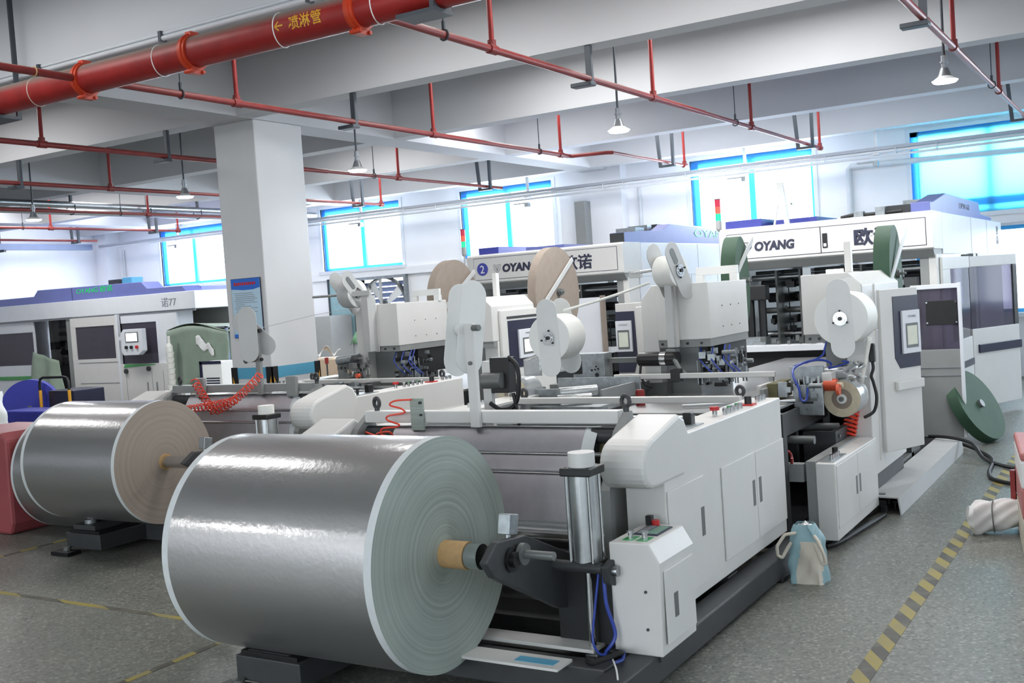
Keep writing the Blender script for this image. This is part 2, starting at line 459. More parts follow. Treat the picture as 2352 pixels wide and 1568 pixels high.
# ------------------------------------------------------------------ mesh helpers
class MB:
    """Collects shapes (in world coordinates) and becomes one mesh object."""
    def __init__(self):
        self.v, self.f, self.s = [], [], []
    def add(self, vs, fs, smooth=False):
        b = len(self.v)
        self.v += [tuple(p) for p in vs]
        for f in fs:
            self.f.append(tuple(b + i for i in f))
            self.s.append(smooth)
        return self
    def box(self, x0, x1, y0, y1, z0, z1):
        vs = [(x0, y0, z0), (x1, y0, z0), (x1, y1, z0), (x0, y1, z0), (x0, y0, z1), (x1, y0, z1), (x1, y1, z1), (x0, y1, z1)]
        return self.add(vs, [(0, 3, 2, 1), (4, 5, 6, 7), (0, 1, 5, 4), (1, 2, 6, 5), (2, 3, 7, 6), (3, 0, 4, 7)])
    def cbox(self, c, s, rz=0.0, ry=0.0, rx=0.0):
        m = Matrix.Rotation(rz, 3, 'Z') @ Matrix.Rotation(ry, 3, 'Y') @ Matrix.Rotation(rx, 3, 'X')
        vs = []
        for dx, dy, dz in ((-1, -1, -1), (1, -1, -1), (1, 1, -1), (-1, 1, -1), (-1, -1, 1), (1, -1, 1), (1, 1, 1), (-1, 1, 1)):
            vs.append(Vector(c) + m @ Vector((dx * s[0] / 2, dy * s[1] / 2, dz * s[2] / 2)))
        return self.add(vs, [(0, 3, 2, 1), (4, 5, 6, 7), (0, 1, 5, 4), (1, 2, 6, 5), (2, 3, 7, 6), (3, 0, 4, 7)])
    def beam(self, a, b, w, h):
        """Rectangular bar from a to b; w sideways, h up."""
        a, b = Vector(a), Vector(b)
        d = (b - a).normalized()
        up = Vector((0, 0, 1)) if abs(d.z) < 0.95 else Vector((0, 1, 0))
        s = d.cross(up).normalized()
        u = s.cross(d)
        vs = []
        for p in (a, b):
            for i, j in ((-1, -1), (1, -1), (1, 1), (-1, 1)):
                vs.append(p + s * (i * w / 2) + u * (j * h / 2))
        return self.add(vs, [(0, 1, 2, 3), (7, 6, 5, 4), (0, 4, 5, 1), (1, 5, 6, 2), (2, 6, 7, 3), (3, 7, 4, 0)])
    def cyl(self, a, b, r, n=16, r2=None, caps=True):
        a, b = Vector(a), Vector(b)
        r2 = r if r2 is None else r2
        d = (b - a).normalized()
        up = Vector((0, 0, 1)) if abs(d.z) < 0.9 else Vector((1, 0, 0))
        s = d.cross(up).normalized()
        u = s.cross(d)
        vs = []
        for p, q in ((a, r), (b, r2)):
            for i in range(n):
                t = 2 * pi * i / n
                vs.append(p + s * (q * cos(t)) + u * (q * sin(t)))
        self.add(vs, [(i, (i + 1) % n, n + (i + 1) % n, n + i) for i in range(n)], True)
        if caps:
            self.add(vs[:n], [tuple(range(n - 1, -1, -1))])
            self.add(vs[n:], [tuple(range(n))])
        return self
    def ring(self, c, axis, r0, r1, w, n=32, hole=True):
        """Annular disc (washer) centred at c, width w along axis."""
        c, d = Vector(c), Vector(axis).normalized()
        up = Vector((0, 0, 1)) if abs(d.z) < 0.9 else Vector((1, 0, 0))
        s = d.cross(up).normalized()
        u = s.cross(d)
        vs = []
        for r, k in ((r0, -w / 2), (r1, -w / 2), (r1, w / 2), (r0, w / 2)):
            for i in range(n):
                t = 2 * pi * i / n
                vs.append(c + d * k + s * (r * cos(t)) + u * (r * sin(t)))
        fs, fl = [], []
        base = len(self.v)
        self.v += [tuple(p) for p in vs]
        for q in range(4):
            a, b = q * n, ((q + 1) % 4) * n
            for i in range(n):
                j = (i + 1) % n
                self.f.append((base + a + i, base + a + j, base + b + j, base + b + i))
                self.s.append(q in (1, 3))
        return self
    def torus(self, c, axis, R, r, n=20, k=8):
        c, d = Vector(c), Vector(axis).normalized()
        up = Vector((0, 0, 1)) if abs(d.z) < 0.9 else Vector((1, 0, 0))
        s = d.cross(up).normalized()
        u = s.cross(d)
        vs, fs = [], []
        for i in range(n):
            t = 2 * pi * i / n
            rad = s * cos(t) + u * sin(t)
            for j in range(k):
                q = 2 * pi * j / k
                vs.append(c + rad * (R + r * cos(q)) + d * (r * sin(q)))
        for i in range(n):
            for j in range(k):
                fs.append((i * k + j, ((i + 1) % n) * k + j, ((i + 1) % n) * k + (j + 1) % k, i * k + (j + 1) % k))
        return self.add(vs, fs, True)
    def tube(self, pts, r, n=8, caps=True):
        pts = [Vector(p) for p in pts]
        vs, fs = [], []
        prev = None
        for i, p in enumerate(pts):
            d = (pts[min(i + 1, len(pts) - 1)] - pts[max(i - 1, 0)]).normalized()
            if prev is None:
                up = Vector((0, 0, 1)) if abs(d.z) < 0.9 else Vector((1, 0, 0))
                s = d.cross(up).normalized()
            else:
                s = (prev - d * prev.dot(d)).normalized()
            prev = s
            u = s.cross(d)
            for j in range(n):
                t = 2 * pi * j / n
                vs.append(p + s * (r * cos(t)) + u * (r * sin(t)))
        for i in range(len(pts) - 1):
            for j in range(n):
                k = (j + 1) % n
                fs.append((i * n + j, i * n + k, (i + 1) * n + k, (i + 1) * n + j))
        self.add(vs, fs, True)
        if caps:
            self.add(vs[:n], [tuple(range(n - 1, -1, -1))])
            self.add(vs[-n:], [tuple(range(n))])
        return self
    def prism(self, prof, axis, lo, hi, smooth=False):
        """Closed profile (2D points) extruded along 'x', 'y' or 'z' from lo to hi."""
        def P(q, k):
            return (k, q[0], q[1]) if axis == 'x' else ((q[0], k, q[1]) if axis == 'y' else (q[0], q[1], k))
        n = len(prof)
        vs = [P(q, lo) for q in prof] + [P(q, hi) for q in prof]
        self.add(vs[:n], [tuple(range(n))])
        self.add(vs[n:], [tuple(range(n - 1, -1, -1))])
        return self.add(vs, [(i, n + i, n + (i + 1) % n, (i + 1) % n) for i in range(n)], smooth)
    def plate(self, prof, o, ex, ey, th):
        """Flat plate: 2D profile laid on axes ex, ey at origin o, thickness th along ex x ey."""
        o, ex, ey = Vector(o), Vector(ex).normalized(), Vector(ey).normalized()
        nn = ex.cross(ey).normalized()
        n = len(prof)
        vs = [o + ex * a + ey * b - nn * th / 2 for a, b in prof] + [o + ex * a + ey * b + nn * th / 2 for a, b in prof]
        self.add(vs, [tuple(range(n - 1, -1, -1)), tuple(range(n, 2 * n))])
        return self.add(vs, [(i, (i + 1) % n, n + (i + 1) % n, n + i) for i in range(n)])
    def grid(self, fn, nu, nv, th=0.0):
        """Sheet from fn(u, v) -> point, optionally doubled to a thin slab."""
        vs = [fn(i / nu, j / nv) for j in range(nv + 1) for i in range(nu + 1)]
        w = nu + 1
        fs = [(j * w + i, j * w + i + 1, (j + 1) * w + i + 1, (j + 1) * w + i) for j in range(nv) for i in range(nu)]
        return self.add(vs, fs, True)
    def obj(self, name, m, parent=None, bevel=0.0, solid=0.0, subd=0, fix=True):
        off = Vector((0, 0, 0))
        p = parent
        chain = []
        while p is not None:
            chain.append(p)
            p = p.parent
        mw = Matrix.Identity(4)
        for q in reversed(chain):
            mw = mw @ q.matrix_basis
        inv = mw.inverted()
        me = bpy.data.meshes.new(name)
        me.from_pydata([inv @ Vector(v) for v in self.v] if chain else self.v, [], self.f)
        me.polygons.foreach_set('use_smooth', self.s)
        me.update()
        if fix:
            bm = bmesh.new()
            bm.from_mesh(me)
            bmesh.ops.remove_doubles(bm, verts=bm.verts, dist=1e-5)
            bmesh.ops.recalc_face_normals(bm, faces=bm.faces)
            bm.to_mesh(me)
            bm.free()
        if isinstance(m, str):
            m = M[m]
        me.materials.append(m)
        o = bpy.data.objects.new(name, me)
        COL.objects.link(o)
        o.parent = parent
        if solid:
            q = o.modifiers.new('solid', 'SOLIDIFY')
            q.thickness = solid
            q.offset = 0
        if bevel:
            q = o.modifiers.new('bevel', 'BEVEL')
            q.width = bevel
            q.segments = 2
            q.limit_method = 'ANGLE'
            q.angle_limit = radians(40)
        if subd:
            q = o.modifiers.new('subd', 'SUBSURF')
            q.levels = q.render_levels = subd
        if any(self.s) :
            try:
                me.set_sharp_from_angle(angle=radians(42))
            except Exception:
                pass
        return o

def tag(o, label=None, cat=None, group=None, kind=None):
    if label: o['label'] = label
    if cat: o['category'] = cat
    if group: o['group'] = group
    if kind: o['kind'] = kind
    return o

def T(name, label, cat, loc=(0, 0, 0), group=None, rz=0.0):
    """A thing: an Empty at its base that parents its parts."""
    o = bpy.data.objects.new(name, None)
    o.empty_display_size = 0.1
    COL.objects.link(o)
    o.location = loc
    o.rotation_euler = (0, 0, rz)
    o.matrix_basis = Matrix.Translation(loc) @ Matrix.Rotation(rz, 4, 'Z')
    return tag(o, label, cat, group)

def struct(o):
    o['kind'] = 'structure'
    return o

def copy_tree(o, parent=None):
    c = o.copy()
    COL.objects.link(c)
    c.parent = parent
    for ch in o.children:
        copy_tree(ch, c)
    return c

def text(body, name, m, origin, ex, ey, size, parent=None, depth=0.002, align='LEFT', shear=0.0, bold=0.0, width=None):
    """Flat lettering as a mesh: baseline along ex, letters up along ey."""
    cu = bpy.data.curves.new('lettering', 'FONT')
    cu.body = body
    cu.size = size
    cu.extrude = depth
    cu.offset = bold
    cu.shear = shear
    cu.align_x = align
    cu.resolution_u = 3
    tmp = bpy.data.objects.new('lettering', cu)
    COL.objects.link(tmp)
    dg = bpy.context.evaluated_depsgraph_get()
    me = bpy.data.meshes.new_from_object(tmp.evaluated_get(dg))
    bpy.data.objects.remove(tmp)
    ex, ey = Vector(ex).normalized(), Vector(ey).normalized()
    nn = ex.cross(ey)
    k = 1.0
    if width and len(me.vertices):
        xs = [v.co.x for v in me.vertices]
        k = width / max(1e-6, max(xs) - min(xs))
    mb = MB()
    mb.v = [tuple(Vector(origin) + ex * (v.co.x * k) + ey * v.co.y + nn * v.co.z) for v in me.vertices]
    mb.f = [tuple(p.vertices) for p in me.polygons]
    mb.s = [False] * len(mb.f)
    bpy.data.meshes.remove(me)
    return mb.obj(name, m, parent, fix=False)

def rprof(x0, x1, z0, z1, r, n=5):
    """Rounded rectangle profile."""
    out = []
    for cx, cz, a0 in ((x1 - r, z0 + r, -90), (x1 - r, z1 - r, 0), (x0 + r, z1 - r, 90), (x0 + r, z0 + r, 180)):
        for i in range(n + 1):
            a = radians(a0 + 90 * i / n)
            out.append((cx + r * cos(a), cz + r * sin(a)))
    return out

def stadium(hl, r, n=10):
    """Long plate with round ends: half length hl (along second axis), radius r."""
    out = []
    for i in range(n + 1):
        a = pi * i / n
        out.append((r * cos(a), hl - r + r * sin(a)))
    for i in range(n + 1):
        a = pi + pi * i / n
        out.append((r * cos(a), -hl + r + r * sin(a)))
    return out

def walls(mb, plane, at0, at1, u0, u1, z0, z1, holes):
    """Wall slab with rectangular holes; plane 'x' or 'y' is the slab's normal."""
    us = sorted({u0, u1} | {h[0] for h in holes} | {h[1] for h in holes})
    zs = sorted({z0, z1} | {h[2] for h in holes} | {h[3] for h in holes})
    for i in range(len(us) - 1):
        run = None
        for j in range(len(zs) - 1):
            cu, cz = (us[i] + us[i + 1]) / 2, (zs[j] + zs[j + 1]) / 2
            if any(h[0] < cu < h[1] and h[2] < cz < h[3] for h in holes):
                continue
            if plane == 'y':
                mb.box(us[i], us[i + 1], at0, at1, zs[j], zs[j + 1])
            else:
                mb.box(at0, at1, us[i], us[i + 1], zs[j], zs[j + 1])
    return mb

# ------------------------------------------------------------------ room shell
WZ = [(1.0, 2.36), (2.6, 3.97)]
struct(MB().box(-23.6, 8.2, -6.2, 18.5, -0.15, 0).obj('floor', 'floor'))
holes = [(a, b, z0, z1) for a, b in WINX for z0, z1 in WZ]
holes = [h for h in holes if not (h[0] == -15.95 and h[2] == 1.0)] + [(-15.0, -13.72, 1.22, 2.36)]
struct(walls(MB(), 'y', 18.3, 18.55, -23.6, 8.2, 0, 4.9, holes).obj('wall_back', 'wall'))
struct(MB().box(-23.6, -23.2, -6, 18.3, 0, 4.9).obj('wall_left', 'wall'))
struct(walls(MB(), 'y', -6.25, -6, -23.6, 8.2, 0, 4.9, [(a, b, 1.1, 3.7) for a, b in ADDED_FRONTX]).obj('wall_front', 'wall'))
struct(walls(MB(), 'x', 8.0, 8.25, -6, 18.3, 0, 4.9, [(a, b, 1.1, 3.7) for a, b in ADDED_RIGHTY]).obj('wall_right', 'wall'))
struct(MB().box(-23.6, 8.2, -6.2, 18.5, 4.75, 4.95).obj('ceiling', 'ceiling'))
for i, y in enumerate((5.82, 8.75, 11.62, 14.5, 17.4, 2.9, 0.0, -3.0)):
    struct(MB().box(-23.2, 8.0, y, y + 0.27, 4.0, 4.75).obj('ceiling_beam', 'ceiling'))
for x0, x1 in ((-9.22, -8.74), (-15.3, -14.75), (-20.9, -20.4), (1.2, 1.7)):
    struct(MB().box(x0, x1, -6, 18.3, 3.995, 4.75).obj('ceiling_beam', 'ceiling'))

# pillars standing on the floor
p = struct(MB().box(-9.40, -8.77, 9.03, 9.83, 0, 4.0).obj('pillar', 'pillar', bevel=0.012))
mb = MB().box(-9.405, -8.765, 9.025, 9.835, 1.035, 1.165)
mb.obj('painted_band', 'band_blue', p)
MB().box(-9.405, -8.765, 9.025, 9.835, 0.60, 0.70).obj('painted_band', 'band_blue', p)
for cx, cy in ((-9.40, 9.03), (-8.77, 9.03), (-8.77, 9.83)):
    sx = 1 if cx < -9 else -1
    sy = 1 if cy < 9.4 else -1
    q = MB().box(min(cx - sx * .012, cx + sx * .085), max(cx - sx * .012, cx + sx * .085), min(cy - sy * .012, cy), max(cy - sy * .012, cy), .55, 1.17)
    q.box(min(cx - sx * .012, cx), max(cx - sx * .012, cx), min(cy - sy * .012, cy + sy * .085), max(cy - sy * .012, cy + sy * .085), .55, 1.17)
    g = q.obj('corner_guard', 'black', p)
    y = MB()
    for zz in (.60, .86):
        yy = cy - sy * .0135
        xx = cx + sx * .0
        if cy < 9.4:
            y.add([(cx + sx * .01, yy, zz), (cx + sx * .075, yy, zz), (cx + sx * .01, yy, zz + .2)], [(0, 1, 2)])
        xx = cx - sx * .0135
        if cx > -9:
            y.add([(xx, cy + sy * .01, zz), (xx, cy + sy * .075, zz), (xx, cy + sy * .01, zz + .2)], [(0, 1, 2)])
    if y.v:
        y.obj('warning_arrow', 'guard_yellow', g, solid=.002, fix=False)
# flat pilaster and the boxed column on the back wall
struct(MB().box(-9.75, -8.45, 18.02, 18.3, 0, 4.75).obj('pilaster', 'wall'))
struct(MB().box(-23.2, -22.75, 17.9, 18.3, 0, 4.75).obj('pilaster', 'wall'))
struct(MB().box(-9.32, -9.10, 17.78, 18.02, 1.6, 3.45).obj('trim_1', 'grey', bevel=.01))
# raised white edge strips and trims
struct(MB().box(-23.2, 8.0, 18.22, 18.3, 2.40, 2.56).obj('trim_2', 'wall'))

# windows in the back wall: frame, panes, blind
def window(n, a, b, z0, z1, blind=None):
    w = T('window_%d' % n, None, None, ((a + b) / 2, 18.42, z0))
    w['kind'] = 'structure'
    fr = MB()
    t = .06
    fr.box(a - .07, b + .07, 18.27, 18.33, z1, z1 + .06).box(a - .07, a, 18.27, 18.33, z0 - .06, z1).box(b, b + .07, 18.27, 18.33, z0 - .06, z1).box(a - .09, b + .09, 18.2, 18.34, z0 - .07, z0)
    fr.obj('window_surround', 'whiteb', w)
    f = MB()
    f.box(a, b, 18.38, 18.44, z0, z0 + t).box(a, b, 18.38, 18.44, z1 - t, z1).box(a, a + t, 18.38, 18.44, z0 + t, z1 - t).box(b - t, b, 18.38, 18.44, z0 + t, z1 - t)
    m = (a + b) / 2
    f.box(m - .05, m + .05, 18.375, 18.445, z0 + t, z1 - t)
    fo = f.obj('window_frame', 'win_bar', w)
    for q0, q1 in ((a + t, m - .05), (m + .05, b - t)):
        MB().box(q0, q1, 18.405, 18.413, z0 + t, z1 - t).obj('pane', 'pane', w)
    if blind:
        top, lft = blind
        if top:
            bl = MB().box(a, b, 18.335, 18.34, z1 - top, z1)
            bl.obj('roller_blind', 'blind', w)
        if lft:
            MB().box(a, a + lft, 18.345, 18.35, z0, z1).obj('side_blind', 'blind', w)
    return w
k = 1
BL = {0: (.16, .16), 1: (.14, .1), 2: (.13, .14), 3: (.14, .14), 4: None, 5: (.16, .12), 6: (.15, .12)}
for i, (a, b) in enumerate(WINX):
    for z0, z1 in WZ:
        if i == 1 and z0 < 2:
            continue
        w = window(k, a, b, z0, z1, BL[i] if z0 > 2 else None)
        if i == 4 and z0 > 2:
            MB().grid(lambda u, v: (a + .10 + (b - a - .12) * u, 18.325 + .006 * sin(u * 9), z0 - .02 + (z1 - z0) * v), 30, 2).obj('drawn_blind', 'blind_cyan', w, solid=.003)
            MB().box(a, a + .12, 18.335, 18.34, z0, z1).box(a, b, 18.335, 18.34, z1 - .07, z1).box(a, b, 18.34, 18.345, z0 + .12, z0 + .24).obj('blind_border', 'blind', w)
        k += 1
for a, b in ADDED_FRONTX:  # unseen front windows, added to let in fill light
    w = T('window_%d' % k, None, None, ((a + b) / 2, -6.12, 1.1))
    w['kind'] = 'structure'
    f = MB().box(a, b, -6.16, -6.1, 1.1, 1.17).box(a, b, -6.16, -6.1, 3.63, 3.7)
    for xx in (a, (a + b) / 2 - .03, b - .06):
        f.box(xx, xx + .06, -6.16, -6.1, 1.17, 3.63)
    f.obj('window_frame', 'whiteb', w)
    MB().box(a, b, -6.134, -6.126, 1.17, 3.63).obj('pane', 'pane', w)
    k += 1
for a, b in ADDED_RIGHTY:  # unseen side windows, added for their fill light
    w = T('window_%d' % k, None, None, (8.12, (a + b) / 2, 1.1))
    w['kind'] = 'structure'
    f = MB().box(8.1, 8.16, a, b, 1.1, 1.17).box(8.1, 8.16, a, b, 3.63, 3.7)
    for yy in (a, (a + b) / 2 - .03, b - .06):
        f.box(8.1, 8.16, yy, yy + .06, 1.17, 3.63)
    f.obj('window_frame', 'whiteb', w)
    MB().box(8.126, 8.134, a, b, 1.17, 3.63).obj('pane', 'pane', w)
    k += 1

# hazard tape on the floor
def tape(x0, x1, y0, y1, m, label):
    tag(MB().box(x0, x1, y0, y1, 0, .002).obj('floor_tape', m), label, 'floor tape')
tape(-1.255, -1.165, 1.5, 13.8, 'tape_y', 'yellow and black striped tape along the open aisle past the blue bag')
tape(-10.5, -4.95, 4.31, 4.355, 'tape_x', 'worn yellow tape line crossing the floor in front of the brown-ended foil roll')
tape(-4.535, -4.49, 2.2, 4.2, 'tape_x', 'short yellow and black tape running out from under the big foil roll')
tape(-8.0, -7.95, 4.4, 6.2, 'tape_x', 'faded yellow tape on the floor by the red tub')

# ------------------------------------------------------------------ sprinkler pipes
main = T('main_pipe', 'thick red sprinkler main under the ceiling with yellow stencilled characters', 'pipe', (-5, 5.55, 3.7))
MB().cyl((-14, 5.55, 3.7), (7.9, 5.55, 3.7), .112, 28).obj('pipe_run', 'red_pipe', main)
for x in (-7.12, -5.92, -4.38, -1.5, -9.93):
    c = MB().cyl((x - .034, 5.55, 3.7), (x + .034, 5.55, 3.7), .127, 28)
    c.cyl((x - .010, 5.55, 3.7), (x + .010, 5.55, 3.7), .136, 28)
    c.box(x - .03, x + .03, 5.50, 5.60, 3.545, 3.59)
    c.cyl((x - .045, 5.50, 3.562), (x + .045, 5.50, 3.562), .014, 8).cyl((x - .045, 5.60, 3.562), (x + .045, 5.60, 3.562), .014, 8)
    c.box(x - .028, x + .028, 5.51, 5.59, 3.81, 3.845)
    c.obj('coupling', 'coupling', main)
for x in (-6.25, -5.05, -4.22, -7.72):
    MB().torus((x, 5.55, 3.7), (1, 0.15, 0), .115, .004, 28, 6).obj('cable_tie', 'paper' if x > -7 else 'bag_cream', main)
def on_pipe(body, x, ang, size, name, wdt=None):
    """Stencilled lettering wrapped on the pipe's near side."""
    o = text(body, name, 'yellow_ink', (x, 0, 0), (1, 0, 0), (0, 0, 1), size, None, depth=0.0, width=wdt, bold=.0012)
    for v in o.data.vertices:
        a = ang + v.co.z / .113
        v.co.y = 5.55 - .1135 * cos(a)
        v.co.z = 3.7 + .1135 * sin(a)
    o.data.update()
    o.parent = main
    o.matrix_parent_inverse = main.matrix_basis.inverted()
    o.data.transform(Matrix.Translation(-main.location))
    o.matrix_parent_inverse = Matrix.Identity(4)
    return o
on_pipe('喷淋管', -4.90, -.35, .098, 'stencil_lettering')
on_pipe('←', -5.03, -.32, .10, 'stencil_arrow')
# steel hanger of the main
h = MB().box(-4.02, -3.72, 5.45, 5.65, 3.56, 3.585).box(-3.76, -3.73, 5.45, 5.65, 3.585, 4.0).box(-4.0, -3.98, 5.53, 5.57, 3.585, 3.6)
h.obj('pipe_hanger', 'hanger', main)
h = MB()
h.box(-8.6, -8.2, 5.5, 5.72, 3.56, 3.585).box(-8.22, -8.2, 5.68, 5.72, 3.585, 4.75)
h.obj('pipe_hanger', 'hanger', main)
# white conduit pair clipped to the beam above the main
c = T('conduit_run', 'pair of thin white conduits along the beam above the red main', 'conduit', (-5, 5.78, 3.9))
MB().cyl((-9, 5.797, 3.985), (7.9, 5.797, 3.985), .014, 10).obj('conduit_tube', 'conduit', c)
MB().cyl((-9, 5.785, 3.945), (7.9, 5.785, 3.945), .02, 10).obj('conduit_tube', 'conduit', c)
for x in (-8, -6.5, -5, -3.5):
    MB().box(x - .015, x + .015, 5.762, 5.822, 3.922, 4.0).obj('clip', 'hanger', c)

RISE = (7.13, 10.2, 13.25, 16.4)
def branch(x, y0, y1, label, jog=False, rods=(6.48, 12.65), big=.03):
    b = T('sprinkler_branch', label, 'pipe', (x, y0, 3.7), 'red sprinkler branches')
    if jog:
        MB().cyl((x, y0, 3.7), (x, 13.45, 3.7), big, 14).tube([(x, 13.44, 3.7), (x + .02, 13.52, 3.7), (x + .5, 13.66, 3.7), (x + .56, 13.74, 3.7)], .028, 12).cyl((x + .56, 13.73, 3.7), (x + .56, y1, 3.7), .022, 12).obj('pipe_run', 'branch', b)
        xe = x + .56
    else:
        MB().cyl((x, y0, 3.7), (x, 11.6, 3.7), big, 14).cyl((x, 11.6, 3.7), (x, y1, 3.7), big * .82, 14).obj('pipe_run', 'branch', b)
        xe = x
    for y in RISE:
        if y > y1 + .05 or y < y0:
            continue
        xx = xe if y > 13.7 else x
        rp = MB().cyl((xx, y, 3.7), (xx, y, 4.62), .021, 12).obj('riser_pipe', 'red_pipe', b)
        MB().cyl((xx, y - .05, 3.7), (xx, y + .05, 3.7), .040, 12).cyl((xx, y, 3.7), (xx, y, 3.77), .034, 12).obj('tee_fitting', 'branch', rp)
        MB().cyl((xx, y, 4.6), (xx, y, 4.66), .028, 10).cyl((xx, y, 4.66), (xx, y, 4.745), .008, 8).cyl((xx, y, 4.70), (xx, y, 4.708), .03, 12).obj('sprinkler_head', 'chrome', rp)
    # grey angle bracket off the beam at y = 8.75
    if y0 < 8:
        MB().box(x - .03, x + .03, 8.765, 8.81, 3.645, 4.0).box(x - .16, x + .05, 8.70, 8.81, 3.63, 3.668).obj('angle_bracket', 'hanger', b, bevel=.006)
    # u-shaped strut near the back wall
    if y1 > 15.9:
        xx = xe
        MB().beam((xx - .22, 15.75, 4.75), (xx - .14, 15.75, 3.65), .045, .045).box(xx + .05, xx + .09, 15.73, 15.78, 3.65, 4.75).box(xx - .16, xx + .1, 15.72, 15.79, 3.635, 3.668).obj('strut_hanger', 'hanger', b)
    for y in rods:
        if y0 < y < y1:
            MB().cyl((x, y, 3.74), (x, y, 4.75), .006, 6).cyl((x, y, 3.74), (x, y, 3.80), .014, 8).torus((x, y, 3.7), (0, 1, 0), big + .008, .007, 14, 6).obj('rod_hanger', 'hanger', b)
branch(-1.5, 5.684, 16.4, 'red sprinkler branch nearest the open aisle, passing the lamp above the tall gantry')
branch(-4.36, 5.684, 16.4, 'red sprinkler branch leaving the main beside its yellow stencil')
branch(-7.1, 5.684, 16.45, 'red sprinkler branch crossing the main and jogging sideways past the pilaster', jog=True)
d = T('sprinkler_branch', 'short red sprinkler branch on the near side of the main, above the brown-ended foil roll', 'pipe', (-7.12, 3.2, 3.7), 'red sprinkler branches')
MB().cyl((-7.12, 0.5, 3.7), (-7.12, 5.416, 3.7), .03, 14).obj('pipe_run', 'branch', d)
MB().box(-7.15, -7.09, 2.9, 2.95, 3.66, 4.0).obj('angle_bracket', 'hanger', d)
MB().torus((-7.12, 5.1, 3.7), (0, 1, 0), .033, .005, 14, 6).obj('cable_tie', 'core', d)
branch(-9.93, 5.684, 16.25, 'red sprinkler branch passing close behind the square pillar')
branch(-12.75, 5.684, 16.4, 'second red sprinkler branch beyond the square pillar, running above the lamp by the window')
branch(-15.6, 6.2, 15.2, 'red sprinkler branch running just under the silver duct pipes')
branch(-18.4, 8.5, 16.45, 'thin red sprinkler branch over the machine with green lit letters')
branch(-21.0, 10.5, 16.3, 'last red sprinkler branch next to the blue grey wall tray')

# silver duct pipes along the hall, to the left of the pillar
d = T('silver_pipe_pair', 'pair of shiny silver pipes hung under the ceiling beams', 'pipe', (-15.9, 9, 3.8))
MB().cyl((-15.75, 5, 3.83), (-15.75, 17.9, 3.83), .055, 14).obj('upper_pipe', 'steel', d)
MB().cyl((-15.85, 5, 3.72), (-15.85, 17.9, 3.72), .05, 14).obj('lower_pipe', 'alu', d)
for y in (8.3, 11.8, 13.4, 14.6, 16.5):
    MB().torus((-15.8, y, 3.78), (0, 1, 0), .11, .01, 16, 6).box(-15.82, -15.78, y - .02, y + .02, 3.88, 4.75).obj('pipe_hanger', 'hanger', d)

# white pipe tray along the back wall with struts
d = T('wall_conduit', 'long white twin conduit hung along the back wall across the windows', 'conduit', (-8, 17.6, 3.66))
MB().box(-22.6, 7.9, 17.57, 17.63, 3.685, 3.735).obj('cable_trunking', 'trunk', d)
MB().cyl((-22.6, 17.6, 3.655), (7.9, 17.6, 3.655), .028, 12).obj('conduit_tube', 'conduit', d)
MB().cyl((-15.9, 17.58, 3.585), (7.9, 17.58, 3.585), .02, 10).obj('conduit_tube', 'conduit', d)
for x in (-19.8, -14.25, -10.2, -5.95, -3.8, .5):
    s = MB().box(x - .022, x + .022, 17.6, 17.64, 3.74, 4.75).box(x - .05, x + .05, 17.55, 17.65, 3.61, 3.64)
    st = s.obj('strut', 'conduit', d)
    MB().box(x - .30, x + .02, 17.55, 17.65, 3.50, 3.525).box(x - .05, x + .02, 17.54, 17.66, 3.44, 3.5).obj('clamp', 'galv', st)
for x in (-17.9, -13.1, -12.3, -8.6, -8.2, -7.0, -4.6, -3.5, -2.9):
    MB().torus((x, 17.6, 3.64), (1, 0, 0), .06, .008, 12, 6).obj('strap', 'conduit', d)
d = T('wall_tray', 'blue grey cable tray along the side wall above the green-lettered machine', 'cable tray', (-22.8, 12, 3.7))
MB().box(-22.86, -22.74, 7.0, 17.5, 3.63, 3.77).obj('tray_channel', 'tray_blue', d)
for y in (9.4, 12.4, 15.1):
    MB().box(-23.2, -22.7, y - .03, y + .03, 3.58, 3.63).box(-22.9, -22.86, y - .02, y + .02, 3.63, 4.75).obj('tray_bracket', 'hanger', d)
# small pipes on the back wall
def wallpipe(pts, r, label, name='wall_pipe'):
    tag(MB().tube(pts, r, 10).obj(name, 'conduit'), label, 'pipe')
wallpipe([(-4.4, 18.24, .5), (-4.4, 18.24, 3.50), (-4.36, 18.24, 3.54), (-1.0, 18.24, 3.47), (7.9, 18.24, 3.47)], .05, 'white pipe bending sideways from the wall across the blue drawn blind')
wallpipe([(-8.2, 18.26, .5), (-8.2, 18.26, 3.62)], .035, 'thin upright white pipe on the wall beside the boxed column')
wallpipe([(-22.55, 18.26, .5), (-22.55, 18.26, 3.6)], .03, 'thin upright pipe in the far corner behind the lettered machine')

# pendant lamps
def lamp(x, y, z, label):
    l = T('pendant_lamp', label, 'lamp', (x, y, z), 'round pendant factory lamps')
    MB().cyl((x, y, z + .23), (x, y, 4.75), .012, 8).cyl((x, y, 4.72), (x, y, 4.75), .05, 12).obj('lamp_rod', 'hanger', l)
    MB().cyl((x, y, z + .055), (x, y, z + .13), .06, 20, r2=.032).cyl((x, y, z + .13), (x, y, z + .24), .026, 14).cyl((x, y, z + .175), (x, y, z + .187), .038, 14).obj('lamp_cap', 'lamp_metal', l)
    MB().cyl((x, y, z + .018), (x, y, z + .055), .112, 28, r2=.06).obj('lamp_shade', 'plate_white', l)
    MB().cyl((x, y, z), (x, y, z + .018), .095, 28, r2=.112).obj('lamp_diffuser', 'lamp_glow', l)
    li = bpy.data.lights.new('lamp_light', 'SPOT')
    li.spot_size = radians(164)
    li.spot_blend = .35
    li.energy = 4 if x < -7.5 and x > -8.5 else 60
    li.color = (.95, .98, 1)
    li.shadow_soft_size = .12
    lo = bpy.data.objects.new('lamp_light', li)
    lo.location = (0, 0, -.14)
    lo.parent = l
    COL.objects.link(lo)
